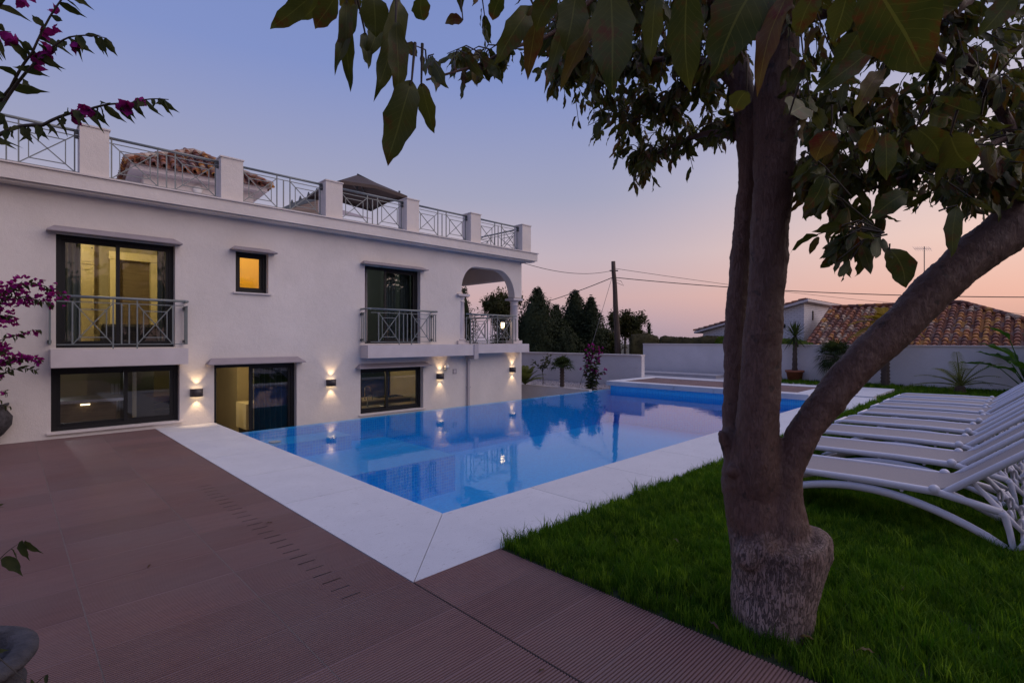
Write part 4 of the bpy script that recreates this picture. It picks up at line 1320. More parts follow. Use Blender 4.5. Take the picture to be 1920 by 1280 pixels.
# ================================================================== GARDEN WALLS
def gwall(name, x0, x1, y0, y1, z, label, cap=.04):
    t = thing(name, ((x0 + x1) / 2, (y0 + y1) / 2, -1.28), label, 'wall')
    bb = MB(); bb.box(x0, x1, y0, y1, -1.28, z - .045); bb.build('wall', M['garden_wall'], t)
    L_ = max(y1 - y0, x1 - x0); n = max(1, int(L_ / 2.0))
    for k in range(n):
        bb = MB()
        if y1 - y0 > x1 - x0:
            a = y0 + (y1 - y0) * k / n; c = y0 + (y1 - y0) * (k + 1) / n
            bb.box(x0 - cap, x1 + cap, a + .002, c - .002, z - .043, z)
        else:
            a = x0 + (x1 - x0) * k / n; c = x0 + (x1 - x0) * (k + 1) / n
            bb.box(a + .002, c - .002, y0 - cap, y1 + cap, z - .043, z)
        bb.build('capping_slab', M['capstone'], t)
gwall('garden_wall', 22.02, 22.22, -13.9, 13.2, 1.40, 'tall pale garden wall behind the palms and sun loungers')
gwall('garden_wall', 15.78, 15.98, 9.52, 24, 1.06, 'lower pale garden wall behind the gravel planting bed')
gwall('retaining_wall', 12.95, 13.09, 9.66, 21, .03, 'low retaining wall running from the pool corner behind the house', .01)

# ================================================================== NEIGHBOUR HOUSE
t = thing('neighbour_house', (28, 3, -1.3), 'low neighbouring house with weathered barrel tile roof behind the garden wall', 'house')
b = MB(); b.box(24.8, 33.0, -3.6, 6.75, -1.3, 1.05); b.build('wall', M['whitebrick'], t)
Re = Vector((24.4, 0, 1.12)); ridge = Vector((29.0, 0, 3.14)); run = ridge - Re; sl = run.length; upn = run.normalized()
b = MB()
e0, e1 = -2.6, 6.80
b.add([(24.4, e1, 1.10), (29, e1, 3.12), (29, 2.05, 3.12), (24.4, e0, 1.10), (33.6, e1, 1.10), (33.6, e0, 1.10)], [(0, 1, 2, 3), (1, 4, 5, 2), (3, 2, 5)])
b.add([(24.4, e1, 1.09), (24.4, e0, 1.09), (33.6, e0, 1.09), (33.6, e1, 1.09)], [(0, 1, 2, 3)]); b.add([(24.4, e1, 1.1), (33.6, e1, 1.1), (29, e1, 3.12)], [(0, 1, 2)])
rf = b.build('roof', M['clay'], t)
# front slope tiles
b = MB()
Lw = e1 - e0
roman_roof(b, Vector((24.4, e1, 1.12)), Vector((0, -1, 0)), upn, int(Lw / .272), int(sl / .30), Lw, sl,
           keep=lambda u, v: (e1 - u) > e0 + (2.05 - e0) * (v / sl) - .05, r=.098, step=.30, seed=5)
o = b.build('roof_tiles', M['clay'], rf); o['kind'] = 'stuff'
b = MB(); nx_ = Vector((29 - 24.4, 2.05 - e0, 2.02))
vv = (Vector((29, 2.05, 3.12)) - Vector((29, e0, 1.12))); 
roman_roof(b, Vector((24.4, e0, 1.12)), Vector((1, 0, 0)), vv.normalized(), 33, int(vv.length / .30), 9.2, vv.length,
           keep=lambda u, v: min(u, 9.2 - u) / 4.6 > v / vv.length - .02, r=.098, step=.30, seed=6)
o = b.build('roof_tiles', M['clay'], rf); o['kind'] = 'stuff'
def ridge_tiles(a, c, n, par, m=None):
    a = Vector(a); c = Vector(c)
    for k in range(n):
        bb = MB(); bb.tube([a.lerp(c, k / n), a.lerp(c, (k + 1.15) / n)], [.12, .10], 8); bb.build('ridge_tile', m or M['clay'], par)
ridge_tiles((29, 6.86, 3.17), (29, 2.05, 3.17), 14, rf)
ridge_tiles((24.4, e0, 1.17), (29, 2.05, 3.17), 18, rf)
ridge_tiles((24.4, 6.83, 1.16), (29, 6.83, 3.16), 13, rf)
t = thing('white_brick_house', (30, 9.8, -1.3), 'white painted brick building with a sloping tile roof beside the barrel tile roof', 'house')
b = MB(); b.add([(27, 7.54, -1.3), (36, 7.54, -1.3), (36, 12.5, -1.3), (27, 12.5, -1.3), (27, 7.54, 3.30), (36, 7.54, 3.30), (36, 12.5, 2.0), (27, 12.5, 2.0)],
            [(0, 1, 5, 4), (1, 2, 6, 5), (2, 3, 7, 6), (3, 0, 4, 7), (4, 5, 6, 7)]); b.build('wall', M['whitebrick'], t)
b = MB(); b.prism([(26.75, 7.3, 3.38), (26.75, 12.9, 1.92), (26.75, 12.9, 2.02), (26.75, 7.3, 3.50)], (0, 0, 0), (9.6, 0, 0)); rf2 = b.build('roof', M['trim'], t)
b = MB(); up2 = Vector((0, -5.6, 1.46)).normalized()
roman_roof(b, Vector((26.7, 12.9, 2.03)), Vector((1, 0, 0)), up2, 34, 19, 9.6, 5.8, r=.098, step=.30, seed=8)
o = b.build('roof_tiles', M['clay'], rf2); o['kind'] = 'stuff'
b = MB(); b.box(26.97, 26.995, 8.35, 8.55, 2.15, 2.35); b.build('vent', M['frame'], t)
b = MB(); b.box(28.3, 28.42, 7.50, 7.535, 2.55, 3.0); b.build('slit_window', M['frame'], t)

# TV antenna
ax = P(1733, 470, 30)
t = thing('television_antenna', (ax.x, ax.y, 2.6), 'thin television antenna mast rising above the tile roof', 'antenna')
b = MB(); b.tube([(ax.x, ax.y, 1.3), (ax.x, ax.y, P(1733, 462, 30).z)], .022, 6); b.build('mast', M['cable'], t)
c0 = P(1730, 466, 30)
b = MB(); b.bar(c0 - rdir * .5, c0 + rdir * .5, .02)
for k in range(8):
    q = c0 + rdir * (-.48 + k * .13)
    b.bar(q + Vector((0, 0, -.16)) - fdir * .14, q + Vector((0, 0, .14)) + fdir * .14, .010)
b.build('dipoles', M['pipe'], t)
b = MB(); q = P(1728, 540, 30); b.bar(q - rdir * .35, q + rdir * .1, .02); b.build('lower_boom', M['cable'], t)

# ================================================================== POLE AND CABLES
pb = P(1163, 712, 27); pt = P(1150, 490, 27.0)
t = thing('utility_pole', (pb.x, pb.y, -1.3), 'leaning weathered wooden utility pole behind the low garden wall', 'pole')
base = Vector((pb.x, pb.y, -1.3))
b = MB(); n = 12
b.tube([base.lerp(pt, k / n) + Vector((math.sin(k * 2.1) * .012, math.cos(k * 1.7) * .012, 0)) for k in range(n + 1)], [.185 - .0065 * k for k in range(n + 1)], 12, jit=.12)
b.build('pole_shaft', M['timber'], t)
b = MB(); q = base.lerp(pt, .93); b.bar(q - rdir * .22, q + rdir * .22, .06); b.build('bracket', M['bracket'], t)
b = MB(); q = base.lerp(pt, .86); b.tube([q + rdir * .1, q + rdir * .35 + Vector((0, 0, -.05)), q + rdir * .5 + Vector((0, 0, -.3)), q + rdir * .15 + Vector((0, 0, -.15))], .012, 5); b.build('loose_wire', M['cable'], t)
def cable(a, c, sag, label, r=.013, n=24):
    pts = []
    for k in range(n + 1):
        u = k / n; p = a.lerp(c, u); p = p + Vector((0, 0, -sag * 4 * u * (1 - u)))
        pts.append(p)
    bb = MB(); bb.tube(pts, r, 5)
    return tag(bb.build('cable', M['cable']), label, 'cable', 'overhead cables')
cable(P(978, 492, 19), P(1149, 507, 27), .28, 'thin overhead cable from the roof corner to the pole top', .012)
cable(P(870, 592, 42), P(1149, 520, 27), .5, 'thick overhead cable rising from behind the trees to the pole', .022)
cable(P(1151, 520, 27), P(2150, 556, 20), .35, 'thick overhead cable running right from the pole past the tree', .020)
cable(P(1151, 503, 27), P(1700, 570, 36), .15, 'thin overhead cable dropping from the pole to the tiled roof', .012)
cable(P(860, 572, 40), P(1080, 605, 36), .25, 'upper thin cable crossing behind the loggia', .012)
cable(P(880, 590, 40), P(1100, 606, 36), .25, 'lower thin cable crossing behind the loggia', .012)
cable(P(1840, 580, 30), P(2100, 600, 30), .1, 'short cable low over the right end of the tiled roof', .012)
cable(P(1147, 522, 27), P(1088, 720, 17.2), 0, 'slanting guy wire from the pole down behind the flowering shrub', .010)
# ================================================================== LEAVES
def leaf_geo(w=.36, rows=7, curl=.15, wav=.05, fold=.12, seed=0, tip=.05):
    """unit leaf along +Y, width w, folded on its midrib, wavy margin"""
    rg = random.Random(seed)
    v = []; uv = []; f = []
    v.append((0, 0, 0)); uv.append((.5, 0))
    ph = rg.uniform(0, 6); ph2 = rg.uniform(0, 6); bend = rg.uniform(-.10, .10)
    ts = [.05, .17, .34, .52, .70, .84, .94] if rows < 8 else [.03, .09, .18, .29, .40, .51, .62, .72, .81, .89, .95]
    rows = len(ts) + 1
    for i in range(1, rows):
        t = ts[i - 1]
        hw = w / 2 * max(0, (math.sin(math.pi * t ** .92))) ** .62 * (1.02 - .10 * t)
        yy = t
        z = -curl * t * t + .02 * math.sin(t * 9 + ph)
        bx = bend * math.sin(t * 2.6)
        wl = 1 + .09 * math.sin(t * 17 + ph); wr = 1 + .09 * math.sin(t * 19 + ph2)
        for s, k, wv in ((-1, 0, wl), (0, .5, 1), (1, 1, wr)):
            v.append((bx + s * hw * wv, yy, z + (abs(s) * fold * hw * 2.2) + (wav * math.sin(t * 15 + ph + s) * abs(s))))
            uv.append((k, t))
    v.append((bend * math.sin(2.6) + rg.uniform(-.03, .03), 1 + tip, -curl * 1.35)); uv.append((.5, 1))
    last = len(v) - 1
    f += [(0, 2, 1), (0, 3, 2)]
    for i in range(rows - 2):
        a = 1 + 3 * i
        f += [(a, a + 1, a + 4, a + 3), (a + 1, a + 2, a + 5, a + 4)]
    a = 1 + 3 * (rows - 2)
    f += [(a, a + 1, last), (a + 1, a + 2, last)]
    return v, f, uv
def geo_mesh(name, geo, mat):
    v, f, uv = geo
    me = bpy.data.meshes.new(name); me.from_pydata(v, [], f)
    u = me.uv_layers.new(name='UVMap'); u.data.foreach_set('uv', [c for fc in f for i in fc for c in uv[i]])
    me.polygons.foreach_set('use_smooth', [True] * len(f))
    me.materials.append(mat); me.update()
    return me
def basis(d, nrm, scale, sx=1.0):
    d = Vector(d).normalized(); n_ = Vector(nrm)
    x = d.cross(n_)
    if x.length < 1e-3: x = d.cross(Vector((1, .2, .1)))
    x.normalize(); z = x.cross(d).normalized()
    m = Matrix((x * scale * sx, d * scale, z * scale)).transposed()
    return m
def put_leaf(mesh, loc, d, nrm, size, parent, name='leaf', sx=1.0):
    o = bpy.data.objects.new(name, mesh); COL.objects.link(o); o.parent = parent
    m = basis(d, nrm, size, sx).to_4x4(); m.translation = Vector(loc) - ORG[parent.name]
    o.matrix_local = m
    return o
def add_leaf(bb, geo, loc, d, nrm, size, sx=1.0):
    v, f, uv = geo; m = basis(d, nrm, size, sx); loc = Vector(loc)
    bb.add([loc + m @ Vector(p) for p in v], f, True, uv)
BIG = [geo_mesh('leaf', leaf_geo(.40, 10, .18, .035, .10, k), M['leaf']) for k in range(6)]
BIGB = [geo_mesh('leaf', leaf_geo(.32, 10, .25, .06, .22, 10 + k), M['leafbrown']) for k in range(3)]
SMG = [leaf_geo(.40, 5, .2, .04, .14, 20 + k) for k in range(6)]

# ================================================================== THE TREE IN THE LAWN
troot = P(1445, 1190, 2.86)
tree = thing('avocado_tree', (troot.x, troot.y, 0), 'large leafy tree with a thick cut trunk dividing into three limbs in the lawn', 'tree')
b = MB()
def limb(pts, n=12, sub=4, bb=None, jit=.07):
    """pts: (px, py, dist, radius)"""
    ps = [P(x, y, d) for x, y, d, r in pts]; rs = [q[3] for q in pts]
    out = []; ro = []
    m = len(ps)
    for i in range(m - 1):
        p0 = ps[max(i - 1, 0)]; p1 = ps[i]; p2 = ps[i + 1]; p3 = ps[min(i + 2, m - 1)]
        for k in range(sub):
            t = k / sub
            q = .5 * ((2 * p1) + (-p0 + p2) * t + (2 * p0 - 5 * p1 + 4 * p2 - p3) * t * t + (-p0 + 3 * p1 - 3 * p2 + p3) * t ** 3)
            out.append(q); ro.append(rs[i] + (rs[i + 1] - rs[i]) * t)
    out.append(ps[-1]); ro.append(rs[-1])
    (bb or b).tube(out, ro, n, jit=jit)
    return out
limb([(1447, 1260, 2.90, .228), (1446, 1190, 2.90, .216), (1449, 1120, 2.90, .218), (1458, 1060, 2.90, .235), (1463, 1020, 2.90, .255), (1462, 1003, 2.90, .24)], 22, 3, jit=.05)
limb([(1450, 1045, 2.90, .235), (1426, 985, 2.92, .175), (1405, 900, 2.93, .150), (1400, 845, 2.94, .120)], 16)
limb([(1450, 1010, 2.90, .10), (1425, 930, 2.89, .125), (1418, 880, 2.87, .122), (1420, 820, 2.86, .112), (1426, 700, 2.85, .104), (1436, 560, 2.86, .096), (1444, 420, 2.90, .100), (1452, 330, 2.88, .107), (1455, 180, 2.86, .115), (1462, 50, 2.84, .10), (1470, -120, 2.82, .09), (1490, -330, 2.8, .06)], 16)
limb([(1440, 1000, 2.95, .08), (1400, 915, 2.96, .10), (1380, 830, 3.02, .074), (1378, 760, 3.06, .068), (1379, 650, 3.10, .068), (1384, 560, 3.12, .070), (1394, 420, 3.10, .056), (1402, 330, 3.06, .056), (1400, 220, 3.04, .070), (1384, 130, 3.06, .066), (1370, 20, 3.1, .055), (1350, -150, 3.2, .04)], 14)
limb([(1462, 1000, 2.88, .17), (1466, 930, 2.86, .110), (1480, 870, 2.84, .080), (1514, 800, 2.82, .082), (1594, 700, 2.80, .092), (1697, 600, 2.78, .098), (1792, 506, 2.76, .103), (1912, 412, 2.74, .118), (2080, 260, 2.7, .13), (2300, 60, 2.65, .11)], 16)
# branch stubs, knots, cut collar
b.ball(P(1404, 1040, 2.80), .085, 8); b.ball(P(1432, 1028, 2.78), .085, 8)
b.ball(P(1508, 1065, 2.72), .062, 8)
b.ball(P(1520, 1010, 2.84), .115, 8, .6)
b.ball(P(1366, 822, 2.98), .06, 8); b.tube([P(1372, 850, 2.95), P(1350, 808, 2.93)], [.05, .022], 8)
b.ball(P(1371, 882, 2.85), .035, 8)
trunk = b.build('trunk', M['bark'], tree)
md = trunk.modifiers.new('remesh', 'REMESH'); md.mode = 'VOXEL'; md.voxel_size = .0125; md.use_smooth_shade = True
md = trunk.modifiers.new('smooth', 'SMOOTH'); md.factor = .5; md.iterations = 6
tx = bpy.data.textures.new('bark_lumps', 'CLOUDS'); tx.noise_scale = .11; tx.noise_depth = 3
md = trunk.modifiers.new('lumps', 'DISPLACE'); md.texture = tx; md.strength = .020; md.mid_level = .5; md.texture_coords = 'GLOBAL'
tx2 = bpy.data.textures.new('bark_fine', 'CLOUDS'); tx2.noise_scale = .022; tx2.noise_depth = 2
md = trunk.modifiers.new('fine', 'DISPLACE'); md.texture = tx2; md.strength = .009; md.mid_level = .5; md.texture_coords = 'GLOBAL'
# branches through the crown
b = MB(); nodes = []
def branch(pts, jit=.05, n=7):
    o = limb(pts, n, 4, b, jit); nodes.extend(o[2:]); return o
branch([(1378, 160, 3.06, .035), (1330, 120, 3.1, .026), (1250, 110, 3.2, .018), (1150, 130, 3.3, .012), (1060, 140, 3.4, .006)])
branch([(1400, 260, 3.04, .03), (1330, 250, 3.2, .02), (1270, 270, 3.35, .013), (1210, 300, 3.5, .007)])
branch([(1330, 120, 3.1, .02), (1260, 190, 3.3, .012), (1180, 230, 3.5, .008)])
branch([(1370, 20, 3.1, .035), (1280, -20, 3.0, .026), (1150, -40, 2.6, .018), (1000, -30, 2.2, .012), (860, -20, 1.9, .008)])
branch([(1150, -40, 2.6, .016), (1040, 60, 2.5, .011), (960, 90, 2.4, .008), (900, 120, 2.3, .006), (800, 150, 2.0, .004)])
branch([(1460, 60, 2.84, .05), (1560, 20, 2.7, .035), (1680, 60, 2.6, .022), (1800, 130, 2.5, .016), (1930, 180, 2.4, .01)])
branch([(1450, 330, 2.88, .03), (1540, 320, 2.7, .016), (1600, 400, 2.6, .011), (1640, 470, 2.5, .007)])
branch([(1455, 230, 2.86, .035), (1560, 200, 2.7, .022), (1660, 230, 2.6, .015), (1760, 300, 2.5, .010), (1820, 360, 2.4, .006)])
branch([(1920, 400, 2.74, .05), (1900, 260, 2.6, .03), (1840, 150, 2.5, .022), (1740, 20, 2.3, .016), (1640, -60, 2.2, .01)])
branch([(1900, 250, 2.6, .02), (1800, 300, 2.5, .013), (1700, 330, 2.4, .009), (1620, 360, 2.4, .006)])
branch([(1465, 20, 2.84, .03), (1480, -60, 2.0, .02), (1400, -80, 1.3, .014), (1250, -60, 1.05, .010), (1100, -50, 1.0, .008), (900, -60, 1.05, .007), (700, -40, 1.1, .006), (560, -20, 1.2, .004)])
branch([(1480, -60, 2.0, .02), (1600, -60, 1.2, .012), (1760, -50, .95, .008), (1900, -20, 1.0, .005)])
branch([(1560, 380, 2.55, .006), (1610, 440, 2.3, .005), (1645, 452, 2.1, .004), (1668, 467, 1.9, .002)])
b.build('branches', M['bark'], tree)
rg = random.Random(11)
up = Vector((0, 0, 1))
nleaf = [0]
# the big leaves that hang right in front: (x0,y0) base, (x1,y1) tip, width in px, distance, kind
BL = [(585, -8, 500, 58, 36, 1.20, 0), (632, -10, 580, 58, 40, 1.15, 0), (650, -5, 657, 172, 30, 1.12, 0), (676, -6, 634, 20, 40, 1.2, 0), (700, -8, 702, 70, 56, 1.1, 0),
      (748, -6, 704, 178, 44, 1.08, 0), (742, 42, 748, 180, 40, 1.05, 0), (668, 10, 622, 128, 26, 1.15, 0), (790, -8, 798, 48, 36, 1.15, 0), (772, 150, 718, 310, 62, 1.05, 0),
      (790, 155, 810, 256, 32, 1.10, 0), (684, 60, 698, 122, 24, 1.2, 0), (868, 38, 832, 46, 20, 1.9, 1), (762, 80, 780, 105, 22, 1.3, 0), (720, 10, 690, 110, 34, 1.2, 0),
      (1000, 10, 938, 120, 44, 1.15, 0), (1015, -8, 990, 146, 40, 1.15, 1), (1066, 20, 1022, 160, 26, 1.05, 0), (1120, 30, 1050, 152, 34, 1.05, 1), (1145, -20, 1142, 166, 84, .86, 0),
      (1080, -15, 1060, 90, 60, 1.0, 0), (1040, -12, 1005, 60, 46, 1.1, 0), (1290, -30, 1296, 176, 66, .90, 0), (1440, -60, 1350, 140, 104, .84, 0), (1486, -30, 1424, 152, 44, .84, 1),
      (1632, -40, 1740, 158, 128, .78, 0), (1636, 92, 1528, 170, 40, .95, 0), (1530, -15, 1500, 72, 46, .95, 0), (1590, -15, 1556, 84, 52, .98, 0), (1230, -12, 1212, 120, 40, 1.1, 0),
      (1655, 130, 1622, 205, 34, 1.1, 1), (1840, 216, 1750, 182, 36, 1.4, 0), (1740, 210, 1808, 218, 50, 1.4, 0), (1718, 240, 1762, 320, 54, 1.4, 0), (1782, 252, 1838, 326, 62, 1.35, 0),
      (1668, 466, 1694, 546, 46, 1.9, 0), (1548, 330, 1500, 396, 34, 1.8, 0), (1660, 250, 1656, 338, 38, 1.7, 0), (1640, 240, 1618, 300, 30, 1.7, 1), (1702, 360, 1640, 412, 40, 1.7, 0),
      (1795, 385, 1790, 478, 28, 1.8, 0), (1560, 245, 1530, 305, 46, 1.6, 1), (1400, 170, 1378, 215, 40, 1.5, 0), (1480, 215, 1530, 188, 60, 1.4, 0),
      (1690, -20, 1820, 10, 60, .95, 0), (1900, -10, 1840, 60, 44, 1.1, 0), (1370, -20, 1340, 60, 50, 1.0, 0), (940, -8, 925, 45, 30, 1.2, 0), (610, -5, 560, 40, 28, 1.25, 0), (1610, 60, 1560, 140, 50, 1.1, 0)]
BT = MB()
for x0, y0, x1, y1, wpx, d, kd in BL:
    a = P(x0, y0, d); c = P(x1, y1, d * rg.uniform(.97, 1.05)); ln = (c - a).length
    facing = (Vector((0, 0, H)) - a).normalized() + Vector((rg.uniform(-.25, .25), rg.uniform(-.25, .25), rg.uniform(-.2, .2)))
    mesh = rg.choice(BIGB if kd else BIG)
    o = put_leaf(mesh, a, c - a, facing, ln / 1.1, tree, sx=(wpx / 960 * d) / (ln / 1.1 * (.32 if kd else .40)) * 1.0)
    nleaf[0] += 1
    nd = min(nodes, key=lambda p: (p - a).length); q = a + (nd - a).normalized() * min((nd - a).length, .06)
    BT.tube([q + Vector((0, 0, .02)), a.lerp(q, .5) + Vector((0, 0, .012)), a, a.lerp(c, .06)], [.0035, .0028, .0022, .0015], 5, cap=False)
o = BT.build('leaf_stalks', M['bush_stem'], tree); o['kind'] = 'stuff'
# sprigs: twig with leaves drooping round it
fol = MB(); folb = MB(); tw = MB()
nodes = [p for p in nodes]
def sprig(x, y, d, size, n):
    tip = P(x, y, d)
    near_ = min(nodes, key=lambda p: (p - tip).length)
    dirv = near_ - tip
    st = tip + dirv * min(1, .30 / max(dirv.length, .01)) + up * .05
    mid = (st + tip) / 2 + Vector((rg.uniform(-.02, .02), rg.uniform(-.02, .02), .03))
    tw.tube([st, mid, tip], [.0035, .003, .0018], 4, cap=False)
    for k in range(n):
        t = rg.random() ** .7
        base = st.lerp(mid, t * 2) if t < .5 else mid.lerp(tip, t * 2 - 1)
        out = (tip - st).normalized()
        dr = out * rg.uniform(0, .8) + Vector((rg.uniform(-.7, .7), rg.uniform(-.7, .7), -rg.uniform(.3, 1.3)))
        dr.normalize()
        s = size * rg.uniform(.65, 1.2)
        nr = Vector((rg.uniform(-1, 1), rg.uniform(-1, 1), rg.uniform(-.2, .8)))
        pb_ = base + dr * .012
        brown = rg.random() < .16
        if nleaf[0] < 290 and d < 2.3:
            put_leaf(rg.choice(BIGB if brown else BIG), pb_, dr, nr, s, tree, sx=rg.uniform(.8, 1.1)); nleaf[0] += 1
        else:
            add_leaf(folb if brown else fol, rg.choice(SMG), pb_, dr, nr, s, rg.uniform(.75, 1.1))
def inpoly(x, y, poly):
    c = False; n = len(poly)
    for i in range(n):
        (x1, y1), (x2, y2) = poly[i], poly[(i + 1) % n]
        if (y1 > y) != (y2 > y) and x < (x2 - x1) * (y - y1) / (y2 - y1) + x1: c = not c
    return c
def fill(poly, n, dr, size, per):
    xs = [p[0] for p in poly]; ys = [p[1] for p in poly]; k = 0
    while k < n:
        x, y = rg.uniform(min(xs), max(xs)), rg.uniform(min(ys), max(ys))
        if inpoly(x, y, poly):
            sprig(x, y, rg.uniform(*dr), rg.uniform(*size), rg.randint(*per)); k += 1
# left sprays
fill([(800, 80), (850, 60), (1010, 70), (1000, 150), (930, 120), (890, 130)], 12, (2.0, 2.5), (.075, .105), (4, 7))
fill([(860, 120), (915, 130), (905, 190), (850, 200)], 4, (2.2, 2.5), (.08, .11), (3, 5))
fill([(1000, 60), (1300, 40), (1380, 200), (1300, 330), (1200, 340), (1090, 240)], 70, (3.2, 4.4), (.08, .11), (4, 7))
fill([(980, -10), (1400, -10), (1400, 120), (1080, 120)], 50, (3.0, 4.4), (.08, .115), (5, 8))
fill([(1485, 140), (1560, 150), (1560, 420), (1500, 400)], 26, (2.4, 3.4), (.085, .115), (4, 7))
fill([(770, 80), (810, 90), (830, 130), (800, 140)], 3, (1.7, 1.9), (.09, .11), (2, 4))
# middle left crown, far side
fill([(960, -20), (1380, -40), (1400, 150), (1310, 160), (1200, 150), (1050, 120), (980, 70)], 125, (2.5, 3.6), (.09, .12), (5, 8))
fill([(990, 120), (1080, 120), (1400, 130), (1400, 230), (1330, 240), (1250, 230), (1170, 200), (1060, 190), (1010, 160)], 100, (3.0, 3.9), (.085, .115), (5, 8))
fill([(1090, 200), (1200, 200), (1400, 220), (1400, 270), (1345, 270), (1290, 290), (1260, 330), (1200, 330), (1170, 270), (1100, 250)], 50, (3.1, 3.9), (.08, .11), (5, 8))
fill([(1165, 290), (1280, 290), (1300, 340), (1225, 330), (1190, 355), (1165, 345)], 9, (3.2, 3.7), (.08, .10), (4, 6))
fill([(1330, 235), (1375, 235), (1380, 285), (1345, 275)], 4, (3.0, 3.4), (.08, .10), (3, 5))
# right crown
fill([(1480, -40), (1960, -60), (1960, 120), (1800, 170), (1640, 210), (1480, 180)], 125, (2.1, 3.8), (.085, .125), (5, 8))
fill([(1480, 160), (1640, 190), (1800, 160), (1960, 110), (1960, 300), (1860, 330), (1800, 350), (1700, 330), (1600, 330), (1480, 290)], 125, (2.1, 3.6), (.085, .125), (4, 8))
fill([(1490, 280), (1640, 300), (1720, 330), (1740, 390), (1690, 400), (1600, 380), (1560, 420), (1500, 390)], 46, (2.1, 3.2), (.085, .12), (4, 7))
fill([(1500, 430), (1560, 410), (1640, 430), (1660, 470), (1570, 480), (1510, 460)], 11, (2.0, 2.6), (.10, .13), (4, 6))
fill([(1560, 470), (1640, 470), (1630, 500), (1580, 500)], 4, (2.0, 2.3), (.09, .12), (3, 5))
fill([(1720, 330), (1850, 330), (1900, 340), (1870, 400), (1810, 400), (1760, 370)], 34, (2.1, 3.2), (.085, .12), (4, 7))
fill([(1860, 280), (1970, 260), (1970, 350), (1900, 360)], 16, (1.9, 2.8), (.10, .14), (5, 8))
# crown above the frame so that the reflections and shade are right
fill([(700, -420), (2300, -420), (2300, -60), (700, -60)], 170, (1.8, 4.2), (.12, .16), (6, 9))
o = fol.build('foliage', M['leaf'], tree); o['kind'] = 'stuff'
o = folb.build('dry_foliage', M['leafbrown'], tree); o['kind'] = 'stuff'
o = tw.build('twigs', M['bush_stem'], tree); o['kind'] = 'stuff'

# ================================================================== FLOWERING SHRUBS
BLG = geo_mesh('leaf', leaf_geo(.42, 6, .25, .03, .2, 31, .25), M['boug_leaf'])
BLG2 = geo_mesh('leaf', leaf_geo(.52, 6, .15, .03, .3, 32, .25), M['boug_leaf'])
def bract_mesh(seed):
    rg = random.Random(seed); bb = MB()
    for k in range(3):
        a = 2.09 * k + rg.uniform(-.3, .3)
        g_ = leaf_geo(.75, 5, -.25, .05, .1, seed * 7 + k, .2)
        m = basis(Vector((math.cos(a), math.sin(a), .8)), Vector((0, 0, 1)), 1.0)
        bb.add([m @ Vector(p) for p in g_[0]], g_[1], True, g_[2])
    me = bpy.data.meshes.new('flower'); me.from_pydata(bb.v, [], bb.f); me.materials.append(M['bract'])
    me.polygons.foreach_set('use_smooth', [True] * len(bb.f)); me.update(); return me
BR = [bract_mesh(k) for k in range(4)]
class Shrub:
    def __init__(s, root, maxparts=280, seed=1):
        s.root = root; s.n = 0; s.max = maxparts; s.nf = 0; s.L = MB(); s.F = MB(); s.rg = random.Random(seed)
    def leaf(s, p, d, nr, size):
        if s.n < s.max: put_leaf(s.rg.choice((BLG, BLG2)), p, d, nr, size, s.root); s.n += 1
        else: add_leaf(s.L, SMG[s.rg.randrange(6)], p, d, nr, size, 1.1)
    def flower(s, p, size):
        if s.nf < s.max:
            put_leaf(s.rg.choice(BR), p, Vector((s.rg.uniform(-1, 1), s.rg.uniform(-1, 1), -1)), Vector((s.rg.uniform(-1, 1), s.rg.uniform(-1, 1), s.rg.uniform(-1, 1))), size, s.root, 'flower'); s.nf += 1
        else:
            me = s.rg.choice(BR); m = basis(Vector((s.rg.uniform(-1, 1), s.rg.uniform(-1, 1), -1)), Vector((s.rg.uniform(-1, 1), 1, 0)), size)
            s.F.add([Vector(p) + m @ v.co for v in me.vertices], [tuple(q.vertices) for q in me.polygons], True)
    def spray(s, pts, r0, leafsz, nl, nf, fsize, frange=(.3, .9), spread=.03):
        ps = [P(*q) for q in pts]
        bb = MB(); n = len(ps)
        dense = []
        for i in range(n - 1):
            for k in range(5):
                dense.append(ps[i].lerp(ps[i + 1], k / 5) + Vector((0, 0, .25 * (ps[i + 1] - ps[i]).length * (k / 5) * (1 - k / 5))))
        dense.append(ps[-1])
        m = len(dense)
        bb.tube(dense, [r0 * (1 - .85 * i / m) for i in range(m)], 6); bb.build('stem', M['bush_stem'], s.root)
        at = lambda t: dense[int(t * (m - 1))].lerp(dense[min(m - 1, int(t * (m - 1)) + 1)], t * (m - 1) % 1)
        rg = s.rg
        for k in range(nl):
            t = (k + rg.random()) / nl
            p = at(min(t, .999)); ax = (at(min(.999, t + .05)) - at(max(0, t - .05))).normalized()
            side = Vector((rg.uniform(-1, 1), rg.uniform(-1, 1), rg.uniform(-1.2, .6)))
            d = (side - ax * side.dot(ax)).normalized() + ax * .5 + Vector((0, 0, -.35))
            s.leaf(p, d, Vector((rg.uniform(-1, 1), rg.uniform(-1, 1), .4)), leafsz * rg.uniform(.6, 1.15) * (1 - .4 * t))
        for k in range(nf):
            t = rg.uniform(*frange)
            p = at(t) + Vector((rg.uniform(-1, 1), rg.uniform(-1, 1), rg.uniform(-1, .8))) * spread
            s.flower(p, fsize * rg.uniform(.7, 1.2))
    def done(s):
        if s.L.v: o = s.L.build('foliage', M['boug_leaf'], s.root); o['kind'] = 'stuff'
        if s.F.v: o = s.F.build('flowers', M['bract'], s.root); o['kind'] = 'stuff'
